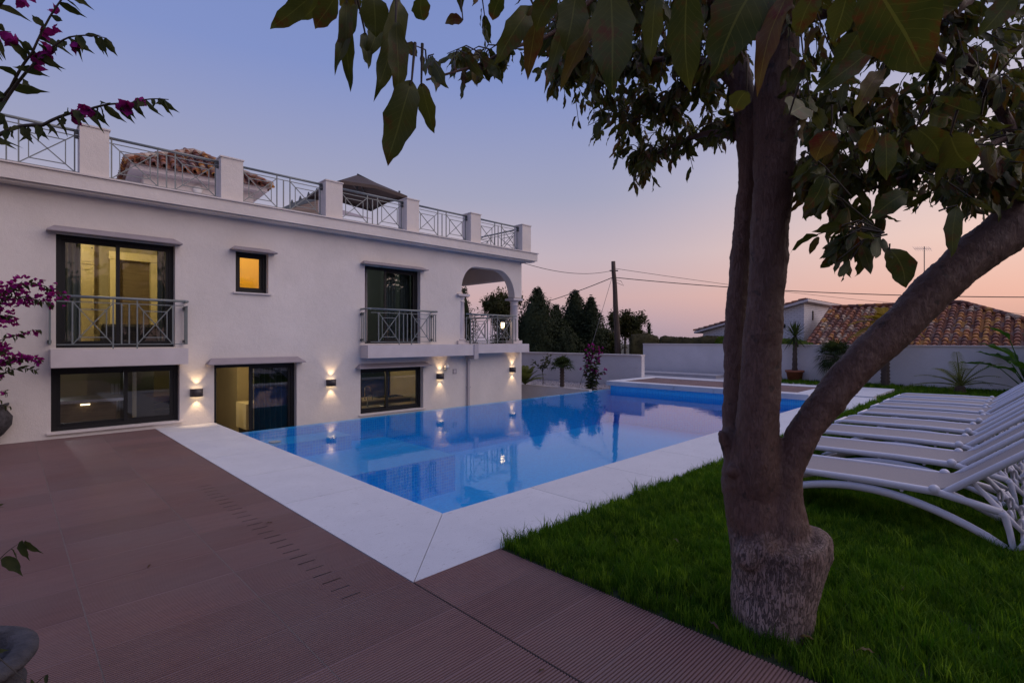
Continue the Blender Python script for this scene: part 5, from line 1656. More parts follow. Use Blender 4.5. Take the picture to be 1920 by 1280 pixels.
# near shrub, rising from the stone pot at lower left
potc = P(-140, 1180, 1.80)
t = thing('stone_pot', (potc.x, potc.y, 0), 'weathered dark stone pot cut off at the lower left corner', 'pot')
b = MB(); PS = .70
pr = [(.16, 0), (.19, .03), (.17, .07), (.21, .2), (.27, .38), (.275, .44), (.235, .50), (.235, .53), (.29, .56), (.31, .59), (.31, .615), (.285, .635), (.235, .63), (.225, .58), (.22, .52)]
b.lathe((potc.x, potc.y, 0), [(r_ * .95, z_ * PS) for r_, z_ in pr], 40); pt_ = b.build('pot_body', M['stonepot'], t)
b = MB(); b.lathe((potc.x, potc.y, .37), [(.2, 0), (.1, .012)], 20); b.build('soil', M['soil'], t)
root1 = thing('bougainvillea', (potc.x, potc.y, .38), 'near bougainvillea whose thin arching sprays cross the upper left corner', 'shrub')
S1 = Shrub(root1, 280, 4)
b0 = (-100, 1080, 1.75)
S1.spray([b0, (-160, 700, 1.7), (-60, 300, 1.55), (20, 165, 1.45), (60, 100, 1.42), (115, 0, 1.4), (150, -60, 1.4)], .0075, .085, 34, 6, .026, (.55, .9), .02)
S1.spray([(-110, 420, 1.6), (0, 205, 1.45), (80, 105, 1.42), (130, 70, 1.42), (200, 72, 1.42)], .006, .062, 26, 5, .026, (.45, .75), .015)
S1.spray([(-200, 420, 1.6), (0, 252, 1.45), (80, 235, 1.42), (160, 208, 1.42), (240, 195, 1.42), (316, 187, 1.42)], .0065, .066, 40, 9, .028, (.45, .85), .014)
S1.spray([(-100, 120, 1.5), (0, 10, 1.45), (60, -60, 1.45)], .006, .08, 12, 3, .03)
S1.spray([(-150, 200, 1.5), (-40, 70, 1.45), (20, 60, 1.42)], .004, .09, 8, 3, .03, (.7, 1))
S1.spray([(-100, 1080, 1.75), (-60, 1060, 1.7), (0, 1047, 1.68), (45, 1015, 1.66)], .003, .055, 4, 0, .03)
S1.leaf(P(5, 1045, 1.68), P(35, 1072, 1.68) - P(5, 1045, 1.68), Vector((0, 0, 1)) + Vector((-.5, -.5, 0)), .07)
S1.leaf(P(42, 1012, 1.66), P(48, 1045, 1.66) - P(42, 1012, 1.66), Vector((-1, -1, 0)), .06)
S1.leaf(P(48, 1012, 1.66), P(70, 1035, 1.66) - P(48, 1012, 1.66), Vector((-1, -.6, 0)), .055)
S1.spray([(-100, 1180, 1.75), (60, 1290, 1.62), (92, 1262, 1.6)], .003, .04, 3, 0, .03)
S1.spray([(-120, 900, 1.7), (-60, 820, 1.65), (10, 760, 1.6)], .004, .075, 6, 0, .03)
S1.spray([(-100, 1000, 1.75), (-40, 960, 1.7), (6, 950, 1.68)], .003, .04, 5, 0, .03)
S1.done()
# far one in the urn against the facade
uc_ = P(-30, 830, 7.65)
t = thing('stone_urn', (uc_.x, uc_.y, 0), 'ribbed grey stone urn at the left edge against the facade', 'urn')
b = MB()
n = 36
prf = [(.16, 0), (.17, .04), (.12, .08), (.20, .16), (.29, .30), (.30, .42), (.24, .52), (.22, .56), (.27, .60), (.27, .63), (.22, .62)]
vs = []
for r, z in prf:
    for k in range(n):
        a = 2 * math.pi * k / n; rr = r * (1 + (.05 if k % 2 else -.03) * (1 if .1 < z < .55 else 0))
        vs.append((uc_.x + math.cos(a) * rr, uc_.y + math.sin(a) * rr, z))
b.add(vs, [(i * n + k, i * n + (k + 1) % n, (i + 1) * n + (k + 1) % n, (i + 1) * n + k) for i in range(len(prf) - 1) for k in range(n)], True)
b.build('urn_body', M['stonepot'], t)
b = MB(); b.lathe((uc_.x, uc_.y, .56), [(.22, 0), (.1, .01)], 20); b.build('soil', M['soil'], t)
root2 = thing('bougainvillea', (uc_.x, uc_.y, .57), 'bougainvillea with dense magenta flowers at the left edge before the facade', 'shrub')
S2 = Shrub(root2, 285, 9)
S2.spray([(-30, 765, 7.6), (-50, 640, 7.4), (-40, 570, 7.2), (10, 545, 7.0), (60, 530, 7.0), (118, 556, 7.0)], .016, .13, 90, 80, .054, (.5, 1), .12)
S2.spray([(-40, 600, 7.2), (0, 560, 7.0), (50, 560, 7.0), (100, 572, 7.0)], .01, .12, 60, 38, .054, (.3, 1), .10)
S2.spray([(-30, 700, 7.4), (-30, 620, 7.2), (-5, 590, 7.1), (25, 600, 7.1)], .01, .12, 60, 58, .054, (.3, 1), .12)
S2.spray([(-40, 720, 7.4), (-20, 650, 7.2), (30, 630, 7.1), (76, 618, 7.1)], .008, .10, 42, 8, .055, (.6, 1), .04)
S2.spray([(-40, 740, 7.4), (-10, 690, 7.2), (30, 672, 7.1), (78, 676, 7.1)], .008, .11, 60, 40, .055, (.4, 1), .06)
S2.spray([(-40, 750, 7.4), (-10, 710, 7.2), (30, 692, 7.1), (70, 694, 7.1)], .008, .11, 50, 4, .055, (.2, .6), .05)
S2.spray([(-40, 760, 7.4), (-25, 700, 7.2), (-5, 650, 7.2), (12, 664, 7.1)], .008, .11, 40, 50, .055, (.4, 1), .07)
S2.spray([(-30, 765, 7.5), (-10, 735, 7.3), (14, 738, 7.2)], .007, .10, 26, 4, .05, (.4, 1), .04)
S2.spray([(-30, 765, 7.5), (-15, 760, 7.3), (20, 762, 7.2)], .007, .12, 18, 0, .05)
S2.done()
# slim one against the low wall behind the pool
q = P(1108, 735, 16.3)
root3 = thing('bougainvillea', (q.x, q.y, -.06), 'tall slim climbing shrub with magenta top flowers behind the pool corner', 'shrub')
S3 = Shrub(root3, 200, 12)
for pts, nl, nf in (([(1108, 738, 16.3), (1106, 690, 16.3), (1110, 660, 16.3), (1116, 648, 16.2)], 90, 20), ([(1110, 738, 16.3), (1100, 700, 16.2), (1104, 670, 16.2), (1100, 660, 16.2)], 90, 12),
                    ([(1108, 738, 16.3), (1118, 712, 16.2), (1122, 700, 16.2), (1134, 697, 16.2)], 45, 6), ([(1108, 730, 16.3), (1116, 690, 16.2), (1122, 672, 16.2), (1124, 655, 16.1)], 60, 16),
                    ([(1108, 735, 16.3), (1103, 715, 16.2), (1098, 690, 16.1), (1096, 668, 16.1)], 34, 3), ([(1110, 720, 16.3), (1112, 702, 16.2), (1114, 690, 16.2)], 60, 8)):
    S3.spray(pts, .02, .16, nl, nf, .070, (.5, 1), .11)
S3.done()

# ================================================================== PALMS AND SMALL PLANTS
def frond(bb, base, d, ln, droop, w, nl, wid, blade_up=.3, gap=.12):
    """feather frond: rachis with leaflets"""
    d = Vector(d).normalized(); side = d.cross(up).normalized()
    pts = []
    for k in range(9):
        t = k / 8
        pts.append(Vector(base) + d * ln * t + Vector((0, 0, -droop * ln * t * t)))
    bb.tube(pts, [.014 * (1 - .8 * k / 8) * max(.5, ln) for k in range(9)], 4, cap=False)
    for k in range(nl):
        t = gap + (1 - gap) * k / nl
        i = min(7, int(t * 8)); p = pts[i].lerp(pts[i + 1], t * 8 - i)
        ax = (pts[i + 1] - pts[i]).normalized()
        L_ = w * math.sin(math.pi * (.15 + .8 * t)) ** .6
        for s in (-1, 1):
            dd = (side * s + ax * .75 + up * (blade_up - .35 * t)).normalized()
            q = p + dd * L_ + Vector((0, 0, -.18 * L_))
            m = p + dd * L_ * .5
            wv = ax * wid
            bb.add([p - wv * .4, p + wv * .4, m + wv * .6, m - wv * .6, q], [(0, 1, 2, 3), (3, 2, 4)])
def palm(name, base, hts, label, mat, n, ln, trunk_r=.06, droop=.5, w=.22, nl=26, seed=1, wid=.012, elev=(.1, 1.2), cat='palm', lean=(0, 0)):
    rg = random.Random(seed); base = Vector(base)
    t = thing(name, base, label, cat)
    top = base + Vector((lean[0], lean[1], hts))
    if hts > .12:
        bb = MB(); k_ = max(4, int(hts / .06))
        pts = [base.lerp(top, k / k_) for k in range(k_ + 1)]
        bb.tube(pts, [trunk_r * (1.15 if k % 2 else .92) * (1 - .2 * k / k_) for k in range(k_ + 1)], 10); bb.build('trunk', M['timber'], t)
    for k in range(n):
        a = 2.39996 * k + rg.uniform(-.3, .3); e = elev[0] + (elev[1] - elev[0]) * ((k + .5) / n) + rg.uniform(-.1, .1)
        bb = MB()
        frond(bb, top, (math.cos(a) * math.cos(e), math.sin(a) * math.cos(e), math.sin(e)), ln * rg.uniform(.8, 1.1), droop * rg.uniform(.7, 1.2), w, nl, wid)
        bb.build('frond', mat, t)
    return t
def fan(name, base, hts, label, mat, n, ln, r, blades=16, trunk_r=.06, seed=1, elev=(-.3, 1.3), cat='palm', bw=.014):
    """fan palm or yucca: every leaf a stalk with a spread of stiff blades"""
    rg = random.Random(seed); base = Vector(base)
    t = thing(name, base, label, cat); top = base + Vector((0, 0, hts))
    bb = MB(); k_ = max(4, int(hts / .05))
    bb.tube([base.lerp(top, k / k_) for k in range(k_ + 1)], [trunk_r * (1.2 if k % 2 else .9) for k in range(k_ + 1)], 10); bb.build('trunk', M['timber'], t)
    for k in range(n):
        a = 2.39996 * k + rg.uniform(-.3, .3); e = elev[0] + (elev[1] - elev[0]) * ((k + .5) / n)
        d = Vector((math.cos(a) * math.cos(e), math.sin(a) * math.cos(e), math.sin(e)))
        bb = MB(); hub = top + d * ln
        if ln > .03: bb.tube([top, top + d * ln * .5 + up * .01, hub], .008, 4, cap=False)
        sd_ = d.cross(up).normalized(); nr = sd_.cross(d).normalized()
        for j in range(blades):
            th = (j / (blades - 1) - .5) * 2.6
            bd = (d * math.cos(th) + sd_ * math.sin(th)).normalized()
            L_ = r * (1 - .25 * abs(th) / 1.3) * rg.uniform(.85, 1.1)
            m = hub + bd * L_ * .6 + nr * .02; q = hub + bd * L_ - up * L_ * rg.uniform(.12, .4)
            wv = bd.cross(nr).normalized() * bw
            bb.add([hub, m + wv, q, m - wv], [(0, 1, 2, 3)])
        bb.build('frond', mat, t)
    return t
def yucca(base, hts, label, n, r, seed=2):
    rg = random.Random(seed); base = Vector(base)
    t = thing('yucca', base, label, 'plant'); top = base + Vector((.05, 0, hts))
    bb = MB(); bb.tube([base.lerp(top, k / 14) for k in range(15)], [.10 * (1.12 if k % 2 else .92) * (1 - .35 * k / 14) for k in range(15)], 10); bb.build('trunk', M['timber'], t)
    for k in range(n):
        a = 2.39996 * k; e = -.9 + 2.4 * ((k + .5) / n)
        d = Vector((math.cos(a) * math.cos(e), math.sin(a) * math.cos(e), math.sin(e)))
        L_ = r * rg.uniform(.8, 1.1); wv = d.cross(up)
        wv = (wv.normalized() if wv.length > .01 else Vector((1, 0, 0))) * .026
        bb = MB(); m = top + d * L_ * .55; q = top + d * L_ - up * .10 * L_
        bb.add([top + wv * .5, top - wv * .5, m - wv, m + wv, q], [(0, 1, 2, 3), (3, 2, 4)]); bb.build('blade', M['palm_dark'], t)
    return t
yb = P(1490, 711, 19.75)
t = thing('terracotta_pot', (yb.x, yb.y, -.01), 'square rimmed terracotta pot holding a yucca by the garden wall', 'pot')
b = MB(); b.lathe((yb.x, yb.y, -.01), [(.23, 0), (.29, .34), (.33, .345), (.335, .42), (.29, .42), (.27, .37)], 20); b.build('pot_body', M['terracotta'], t)
b = MB(); b.lathe((yb.x, yb.y, .34), [(.26, 0), (.1, .02)], 16); b.build('soil', M['soil'], t)
yucca((yb.x, yb.y, .35), 1.36, 'potted yucca with a bare trunk and spiky head before the garden wall', 90, .72)
fp = P(1566, 712, 18.8)
fan('fan_palm', (fp.x, fp.y, -.01), .95, 'shaggy fan palm between the potted yucca and the leaning tree limb', M['palm_dark'], 34, .28, .62, 15, .10, 5, (-.9, 1.4), bw=.02)
pp = P(1660, 722, 17.4)
palm('palm_tree', (pp.x, pp.y, -.01), 2.05, 'golden tipped palm half hidden behind the diagonal tree limb', M['palm_gold'], 18, 1.2, .13, .5, .34, 34, 6, .02, (.0, 1.35))
dp_ = P(1800, 735, 15.3)
palm('date_palm', (dp_.x, dp_.y, -.01), .22, 'young date palm with wide arching green fronds against the garden wall', M['palm'], 18, 1.45, .14, .38, .24, 19, 8, .013, (.22, 1.25))
p1 = P(1054, 727, 16.9)
fan('fan_palm', (p1.x, p1.y, -.06), .72, 'small dark fan palm on the gravel behind the low retaining wall', M['palm_dark'], 22, .18, .36, 13, .07, 15, (-.1, 1.3), bw=.02)
p2 = P(985, 722, 17.6)
palm('fern_palm', (p2.x, p2.y, -.06), .12, 'leafy low palm at the house corner on the gravel', M['palm'], 18, .95, .08, .35, .22, 26, 18, .02, (.5, 1.4))
# sapling
sp_ = P(1018, 724, 17.5); t = thing('sapling', (sp_.x, sp_.y, -.06), 'slender young tree with sparse leaves between the two small palms', 'tree')
b = MB(); sb = Vector((sp_.x, sp_.y, -.06)); tips = []
tr_ = [sb, sb + Vector((.02, .01, .35)), sb + Vector((0, .03, .65))]
b.tube(tr_, .012, 6)
rg = random.Random(2)
for k in range(9):
    a = rg.uniform(0, 6.28); e = sb + Vector((math.cos(a) * .3, math.sin(a) * .3, rg.uniform(.65, 1.15)))
    m = tr_[-1].lerp(e, .5) + Vector((0, 0, .03)); b.tube([tr_[-1] - up * .05 * k / 3, m, e], [.008, .006, .003], 5); tips += [m, e, m.lerp(e, .5)]
b.build('trunk', M['bush_stem'], t)
for k in range(90):
    p = rg.choice(tips) + Vector((rg.gauss(0, .05), rg.gauss(0, .05), rg.gauss(0, .04)))
    put_leaf(rg.choice((BLG, BLG2)), p, Vector((rg.uniform(-1, 1), rg.uniform(-1, 1), rg.uniform(-.5, .6))), Vector((rg.uniform(-1, 1), rg.uniform(-1, 1), 1)), .11, t)
# banana-like paddle leaves at the right edge
pq = P(1935, 742, 14.8); t = thing('paddle_plant', (pq.x, pq.y, -.01), 'broad paddle leaved plant at the right edge by the garden wall', 'plant')
PG = geo_mesh('leaf', leaf_geo(.34, 10, .22, .03, .18, 77), M['banana'])
rg = random.Random(6); bs = Vector((pq.x, pq.y, 0))
for k in range(22):
    a = 2.39996 * k; e = rg.uniform(.75, 1.35); ln = rg.uniform(.8, 1.7)
    d = Vector((math.cos(a) * math.cos(e), math.sin(a) * math.cos(e), math.sin(e)))
    tp = bs + d * ln
    bb = MB(); bb.tube([bs + d * .05, tp], [.022, .012], 6); bb.build('stalk', M['banana'], t)
    put_leaf(PG, tp, Vector((d.x, d.y, d.z * .35)), Vector((-d.x, -d.y, 1.2)), rg.uniform(.7, .95), t)

# ================================================================== TREES BEYOND THE WALLS
def clump_crown(bb, fn, n, size, rg, droop=0):
    for k in range(n):
        p, out = fn(rg)
        for j in range(3):
            a = Vector((rg.gauss(0, 1), rg.gauss(0, 1), rg.gauss(0, 1))).normalized(); c = a.cross(out + Vector((.01, .02, .03))).normalized()
            s = size * rg.uniform(.5, 1.3); q = p + Vector((rg.gauss(0, size), rg.gauss(0, size), rg.gauss(0, size)))
            bb.add([q - a * s, q + c * s * .45, q + a * s * 1.2, q - c * s * .45], [(0, 1, 2, 3)])
def conifer(x, ytop, wpx, d, label, seed, n=1700, lobes=5):
    rg = random.Random(seed); c = P(x, ytop, d); hgt = c.z + 1.3; r = wpx / 960 * d / 2
    t = thing('cypress_tree', (c.x, c.y, -1.3), label, 'tree', 'trees behind the low garden wall')
    bb = MB(); bb.tube([(c.x, c.y, -1.3), (c.x, c.y, c.z - .6)], [.16, .03], 8); bb.build('trunk', M['timber'], t)
    lob = [(rg.uniform(-.45, .45) * r, rg.uniform(-.45, .45) * r, rg.uniform(.55, .92), rg.uniform(.35, .6)) for _ in range(lobes)] + [(0, 0, 1.0, .62)]
    def fn(rg):
        lx_, ly_, lh, lr = rg.choice(lob + [lob[-1]] * 3)
        u = rg.random() ** .8
        z = -.9 + (hgt * lh - .5) * u + .1
        prof = r * lr * (min(1, (1 - u) * 2.4 + .04)) * (.55 + .45 * min(1, u * 6)) * 1.25
        a = rg.uniform(0, 6.283); rr = prof * (.72 + .42 * rg.random() + .2 * noise.noise(Vector((a * 1.3, z * 1.4, seed))))
        o_ = Vector((math.cos(a), math.sin(a), .5))
        return Vector((c.x + lx_ * (1 - u * .6) + math.cos(a) * rr, c.y + ly_ * (1 - u * .6) + math.sin(a) * rr, z)), o_
    bb = MB(); clump_crown(bb, fn, n, .085, rg)
    # dense core so that the sky does not show through the middle
    for lx_, ly_, lh, lr in lob:
        hh = hgt * lh
        bb.lathe((c.x + lx_ * .8, c.y + ly_ * .8, -1.0), [(r * lr * .5, 0), (r * lr * .80, hh * .15), (r * lr * .78, hh * .5), (r * lr * .5, hh * .75), (.03, hh * .93)], 9)
    o = bb.build('crown', M['cypress'], t); o['kind'] = 'stuff'
    for sm_i in range(0): pass
    return t
def loose_tree(x, y, rpx, d, label, seed, n=1500, sq=.8, size=.10):
    rg = random.Random(seed); c = P(x, y, d); r = rpx / 960 * d
    t = thing('broadleaf_tree', (c.x, c.y, -1.3), label, 'tree', 'trees behind the low garden wall')
    blobs = [(Vector((rg.uniform(-.6, .6) * r, rg.uniform(-.6, .6) * r, rg.uniform(-.7, .7) * r * sq)), r * rg.uniform(.28, .5)) for _ in range(13)]
    bb = MB(); bb.tube([(c.x, c.y, -1.3), (c.x, c.y, c.z)], [.14, .07], 8)
    for p, _ in blobs: bb.tube([(c.x, c.y, c.z - r * .6), Vector((c.x, c.y, c.z)) + p * .6, Vector((c.x, c.y, c.z)) + p * 1.3], [.05, .03, .01], 5)
    bb.build('trunk', M['bush_stem'], t)
    def fn(rg):
        p, br = rg.choice(blobs); o_ = Vector((rg.gauss(0, 1), rg.gauss(0, 1), rg.gauss(0, 1))).normalized()
        return c + p + o_ * br * rg.uniform(.4, 1.15), o_
    bb = MB(); clump_crown(bb, fn, n, size, rg)
    o = bb.build('crown', M['treeleaf'], t); o['kind'] = 'stuff'
    return t
conifer(870, 540, 56, 32, 'dark cypress sliver seen just inside the left jamb of the loggia', 1, 700, 2)
loose_tree(935, 578, 42, 31, 'loose crowned tree seen through the loggia arch', 2, 1800, 1.0)
loose_tree(955, 640, 46, 31, 'dark lower tree mass behind the loggia column', 3, 1500, .8)
conifer(1008, 543, 128, 30, 'broad dark cypress right of the house corner', 4, 4200)
conifer(1043, 574, 74, 32, 'short dark cypress between the two broad ones', 5, 1600, 3)
conifer(1078, 547, 112, 33, 'tall broad cypress behind the low wall, left of the twin', 6, 4000)
conifer(1108, 560, 82, 32, 'narrower cypress leaning on the tall one, nearest the pole', 7, 2800, 3)
conifer(1056, 606, 110, 30, 'low dense conifer filling the gap between the cypresses', 8, 2200, 3)
loose_tree(1138, 640, 26, 34, 'low green bush at the foot of the pole', 9, 900, 1.0, .12)
loose_tree(1172, 610, 34, 40, 'airy round tree just right of the utility pole', 10, 1500, .75, .12)
loose_tree(1150, 600, 16, 38, 'sparse light tree directly behind the pole', 13, 260, 1.1, .10)
conifer(1217, 606, 15, 46, 'tiny far cypress above the clipped hedge', 11, 350, 1)
loose_tree(1196, 626, 16, 44, 'small dark bush left of the tiny far cypress', 12, 400, .6, .10)

def hedge(name, pts, label, mat, wid, seed, cat='hedge', leaf=.05, dens=260, bot=-1.3):
    """pts: centre line (Vector with z = top); a clipped rounded hedge"""
    rg = random.Random(seed); t_ = thing(name, (pts[0].x, pts[0].y, bot), label, cat)
    bb = MB(); leafs = MB(); rows = []
    d = (pts[-1] - pts[0]); d.z = 0; d.normalize(); s = Vector((-d.y, d.x, 0))
    fine = []
    for a, c in zip(pts[:-1], pts[1:]):
        for k in range(8): fine.append(a.lerp(c, (k / 8)))
    fine.append(pts[-1])
    prof = [(-1, 0), (-1.02, .35), (-1, .72), (-.85, .90), (-.5, .985), (0, 1), (.5, .985), (.85, .90), (1, .72), (1.02, .35), (1, 0)]
    for i, p in enumerate(fine):
        row = []
        e = 1 if 0 < i < len(fine) - 1 else .55
        for u, h_ in prof:
            q = Vector((p.x, p.y, 0)) + s * u * wid * e
            z = bot + (p.z - bot) * (h_ * (1 if e == 1 else .93))
            w = .10 * noise.noise(Vector((q.x * .9, q.y * .9, z * 1.3 + seed)))
            row.append(Vector((q.x, q.y, z)) + s * w + up * w * h_)
        rows.append(row)
    m = len(prof)
    vs = [v for r_ in rows for v in r_]
    fs = [(i * m + k, (i + 1) * m + k, (i + 1) * m + k + 1, i * m + k + 1) for i in range(len(rows) - 1) for k in range(m - 1)] + [tuple(range(m)), tuple(range(len(vs) - 1, len(vs) - 1 - m, -1))]
    bb.add(vs, fs, True)
    o = bb.build('hedge_body', mat, t_); 
    for i in range(len(rows) - 1):
        for k in range(m - 1):
            A_, B_, C_ = rows[i][k], rows[i + 1][k], rows[i][k + 1]
            ar = (B_ - A_).cross(C_ - A_).length
            nr = (B_ - A_).cross(C_ - A_); nr = nr.normalized() if nr.length > 0 else up
            for _ in range(int(ar * dens)):
                q = A_ + (B_ - A_) * rg.random() + (C_ - A_) * rg.random()
                a = Vector((rg.gauss(0, 1), rg.gauss(0, 1), rg.gauss(0, 1))).normalized(); c = a.cross(nr).normalized() * leaf * .6
                leafs.add([q - a * leaf, q + c, q + a * leaf + nr * .02, q - c], [(0, 1, 2, 3)])
    o = leafs.build('hedge_leaves', mat, t_); o['kind'] = 'stuff'
    return t_
hz = lambda x, y, d: P(x, y, d)
hedge('clipped_hedge', [hz(1180, 627, 26.5), hz(1215, 624, 26.3), hz(1235, 631, 26.2)], 'rounded end of the clipped hedge beside the utility pole', M['hedge'], 1.1, 1, dens=110)
hedge('clipped_hedge', [hz(1238, 630, 27), hz(1290, 632, 26), hz(1330, 629, 25.3), hz(1372, 633, 24.6), hz(1420, 632, 24)], 'long wavy clipped hedge above the tall garden wall', M['hedge'], .9, 2, dens=110)
hedge('bright_hedge', [Vector((23.4, 10.2, 1.72)), Vector((23.3, 8.6, 1.78)), Vector((23.3, 7.0, 1.62)), Vector((23.2, 6.1, 1.45))], 'bright green low hedge above the garden wall behind the yucca', M['hedge_green'], .45, 3, dens=520)
tn = P(1345, 628, 30)
t = thing('far_roof', (tn.x, tn.y, -1.3), 'corner of a distant roof just left of the tree trunk above the hedge', 'roof')
b = MB(); a, c, e = P(1328, 641, 30), P(1362, 625, 31), P(1400, 616, 33)
b.prism([a, c, c + Vector((0, 0, .12)), a + Vector((0, 0, .12))], (0, 0, 0), (3, 1.5, 0)); b.build('verge', M['clay'], t)
b = MB(); b.prism([a - up * .05, c - up * .05, c - up * 2.5, a - up * 2.1], (0, 0, 0), (2.8, 1.4, 0)); b.build('wall', M['garden_wall'], t)

# trees behind the camera, seen only in the window reflections
for k, (x, y, r, s) in enumerate(((-3.5, -9.5, 2.6, 21), (2.5, -11.5, 2.4, 22), (8.5, -12.5, 2.6, 23), (15.0, -9.5, 3.2, 24), (21.5, -11.0, 3.6, 25), (29, -10, 4.2, 26))):
    rg = random.Random(s); c = Vector((x, y, 2.4 + .45 * k))
    t = thing('garden_tree', (x, y, -.01), ['loose garden tree behind the viewer reflected in the upper left window', 'loose garden tree behind the viewer reflected between the windows', 'loose garden tree behind the viewer in front of the kitchen side', 'loose garden tree at the far side of the lawn beyond the sun loungers', 'big garden tree in the lawn corner by the long garden wall', 'largest garden tree, standing outside the garden wall corner'][k], 'tree')
    blobs = [(Vector((rg.uniform(-.8, .8) * r, rg.uniform(-.6, .6) * r, rg.uniform(-.5, .6) * r)), r * rg.uniform(.25, .42)) for _ in range(14)]
    bb = MB(); bb.tube([(x, y, -.01), c], [.16, .09], 10)
    for p, _ in blobs: bb.tube([c - up * .8, c + p * .6, c + p * 1.1], [.06, .035, .012], 5)
    bb.build('trunk', M['bush_stem'], t)
    def fn(rg):
        p, br = rg.choice(blobs); o_ = Vector((rg.gauss(0, 1), rg.gauss(0, 1), rg.gauss(0, 1))).normalized()
        return c + p + o_ * br * rg.uniform(.5, 1.2), o_
    bb = MB(); clump_crown(bb, fn, 1500 + 600 * k, .13 + .01 * k, rg); o = bb.build('crown', M['treeleaf'], t); o['kind'] = 'stuff'

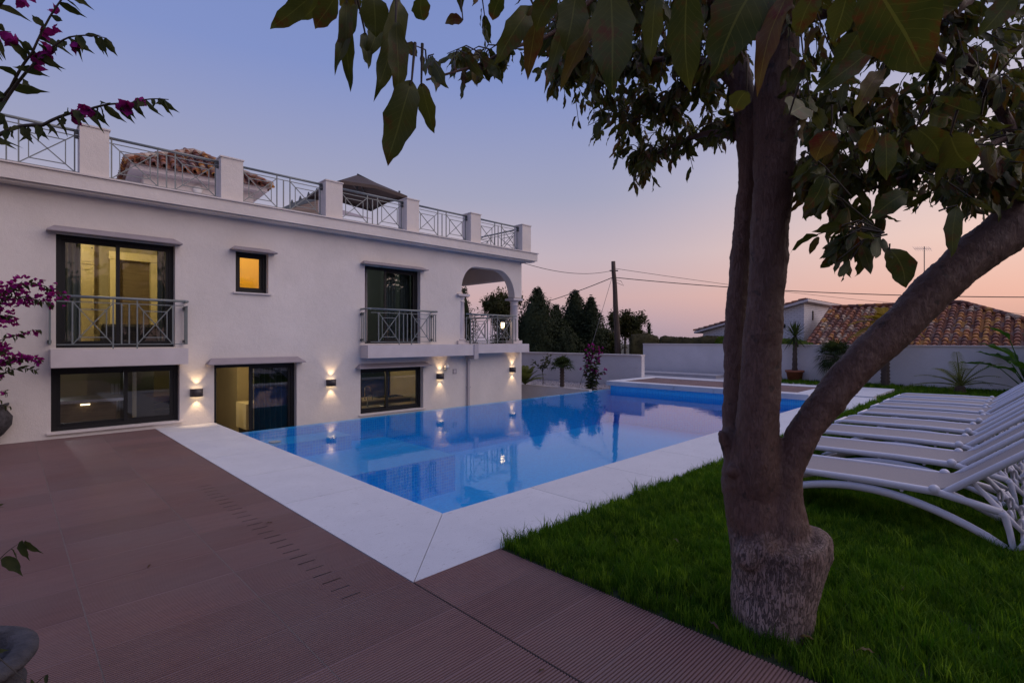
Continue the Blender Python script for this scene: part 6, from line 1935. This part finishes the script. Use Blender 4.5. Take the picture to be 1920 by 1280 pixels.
# ================================================================== SUN LOUNGERS
M['resin'] = pm('white_resin', (.62, .62, .70), .38, (30, .05), spec=.5)
M['sling'] = None
m_, t_, b_ = newmat('beige_sling')
wv1 = N(t_, 'ShaderNodeTexWave'); wv1.inputs['Scale'].default_value = 130; L(t_, pos(t_), wv1.inputs['Vector'])
c_ = mixc(t_, noise_(t_, pos(t_), 60, 3), (.23, .205, .21), (.30, .265, .265)); L(t_, c_, b_.inputs['Base Color']); b_.inputs['Roughness'].default_value = .7
bump(t_, b_, wv1.outputs['Fac'], .2, .001)
M['sling'] = m_
RS = .88
def lounger(label, cx):
    t = thing('sun_lounger', (cx, 0, 0), label, 'sun lounger', 'white sun loungers in a row on the lawn')
    w = .355
    for s in (-1, 1):
        x = cx + s * w
        # side rail: droops at the foot, runs level, dips to the rear
        bb = MB(); pts = [(x, 2.09, .285), (x, 2.06, .325), (x, 1.98, .345), (x, 1.5, .355), (x, 1.0, .365), (x, .53, .36), (x, .35, .325), (x, .15, .285)]
        bb.tube(pts, [q * RS for q in (.024, .027, .028, .029, .030, .031, .030, .028)], 10, flat=1.15); bb.build('side_rail', M['resin'], t)
        bb = MB(); arch = [(x, .13 + (1.95 - .13) * k / 18, .02 + .275 * math.sin(math.pi * k / 18) ** .85) for k in range(19)]
        bb.tube(arch, [.023 + .006 * math.sin(math.pi * k / 18) for k in range(19)], 10, flat=1.25); bb.build('arched_leg', M['resin'], t)
        bb = MB(); bb.tube([(x, .15, .285), (x, .13, .26), (x, .105, .15), (x, .085, .03), (x, .13, .015)], [.031, .026, .022, .022, .024], 10)
        bb.tube([(x, .085, .02), (x, .04, .05), (x, .0, .14), (x - s * .02, -.01, .24), (x - s * .05, .02, .30)], [.022, .020, .018, .017, .015], 8); bb.build('rear_leg', M['resin'], t)
        bb = MB(); bb.tube([(x - s * .02, .52, .355), (x - s * .02, .47, .375), (x - s * .02, .40, .43), (x - s * .02, -.12, .865), (x - s * .02, -.15, .885)], [.018, .026, .029, .027, .020], 10); bb.build('back_rail', M['resin'], t)
        bb = MB(); bb.ball((x + s * .004, .545, .378), .040, 10); bb.build('hinge_knob', M['resin'], t)
        bb = MB(); bb.tube([(x - s * .07, .33, .48), (x - s * .07, .24, .38), (x - s * .07, .12, .24), (x - s * .07, .035, .145)], [.016, .02, .022, .015], 8); bb.build('back_prop', M['resin'], t)
        # chain of oval holds on the rack
        for k in range(3):
            cy, cz = .04 + .065 * k, .18 + .052 * k
            bb = MB(); bb.tube([(x - s * .13 + .020 * math.cos(a), cy + .024 * math.cos(a) * .6, cz + .044 * math.sin(a)) for a in [2 * math.pi * q / 12 for q in range(13)]], .0115, 7, cap=False); bb.build('rack_oval', M['resin'], t)
    bb = MB(); bb.tube([(cx - w, 2.08, .30), (cx - w * .8, 2.10, .315), (cx + w * .8, 2.10, .315), (cx + w, 2.08, .30)], .022, 8); bb.build('foot_bar', M['resin'], t)
    bb = MB(); bb.tube([(cx - w, .03, .10), (cx + w, .03, .10)], .018, 8); bb.build('rear_crossbar', M['resin'], t)
    bb = MB(); bb.tube([(cx - w + .07, .035, .145), (cx + w - .07, .035, .145)], .016, 8); bb.build('prop_bar', M['resin'], t)
    bb = MB(); bb.tube([(cx - w + .02, -.15, .885), (cx + w - .02, -.15, .885)], .024, 8); bb.build('head_bar', M['resin'], t)
    # sling: seat flowing up into the back
    prof = [(2.07, .335), (1.98, .360), (1.6, .368), (1.1, .376), (.75, .378), (.60, .382), (.50, .392), (.42, .425), (.34, .485), (.1, .690), (-.12, .885)]
    n = len(prof); vs = []; e = .006
    for zz in (0, -e):
        for i, (y, z) in enumerate(prof):
            for k in range(7):
                u = -1 + 2 * k / 6
                vs.append((cx + u * (w - .012), y, z + zz - .012 * (1 - u * u)))
    fs = []
    for s_ in range(2):
        for i in range(n - 1):
            for k in range(6):
                q = s_ * n * 7 + i * 7 + k
                fs.append((q, q + 1, q + 8, q + 7) if s_ else (q, q + 7, q + 8, q + 1))
    bb = MB(); bb.add(vs, fs, True); bb.build('sling', M['sling'], t)
    for k in range(4):
        yy = 1.9 - k * .38
        bb = MB(); bb.tube([(cx - w, yy, .325), (cx + w, yy, .325)], .014, 6); bb.build('seat_slat', M['resin'], t)
    return t
LB = ['nearest white sun lounger, its rear legs cut by the right edge', 'second white sun lounger counting from the tree trunk side', 'third white sun lounger from the tree trunk', 'fourth white sun lounger, whose rounded foot corner shows beside the limb',
      'fifth white sun lounger counting away from the tree', 'third from last white sun lounger in the row', 'second from last white sun lounger in the row', 'farthest white sun lounger in the row, nearest the date palm']
l0 = lounger(LB[0], 5.74)
for k, xx in enumerate((7.02, 8.24, 9.50, 10.80, 12.00, 13.22, 14.36)):
    copy_tree(l0, (xx, rng.uniform(-.03, .03), 0), LB[k + 1])

# fallen leaves on the tiles and in the grass
FL = [(499, 982, 'small dark dead leaf lying on the red tiles near the coping', 1), (1528, 1215, 'dry brown leaf lying on the grass under the trunk', 0),
      (282, 1060, 'tiny dark leaf fragment on the red tiles at the left of the slots', 1), (1010, 1262, 'tiny dark leaf fragment on the tiles at the bottom of the picture', 1),
      (1190, 1090, 'curled leaf at the lawn edge beside the tiles', 1), (1262, 1020, 'dry leaf caught in the lawn left of the trunk', 0), (1690, 1120, 'dry leaf in the grass right of the trunk', 0),
      (1640, 1240, 'brown leaf in the grass near the lower right corner', 0), (1330, 1180, 'dry leaf in the grass just left of the trunk base', 0)]
for k, (x, y, lb, fl) in enumerate(FL):
    d = 1.6 * 960 / (y - 636); p = P(x, y, d)
    o = bpy.data.objects.new('fallen_leaf', BIGB[k % 3]); COL.objects.link(o)
    a = k * 2.1
    mm = basis(Vector((math.cos(a), math.sin(a), .05 if fl else .3)), up, (.04 if k > 1 and fl else .055) if fl else .075).to_4x4(); mm.translation = Vector((p.x, p.y, .010 if fl else .045)); o.matrix_world = mm
    tag(o, lb, 'leaf')
# uneven settings of the sun loungers
ls = [o for o in COL.objects if o.name.startswith('sun_lounger')]
for o in ls[1:]:
    o.rotation_euler.z = rng.uniform(-.022, .022)
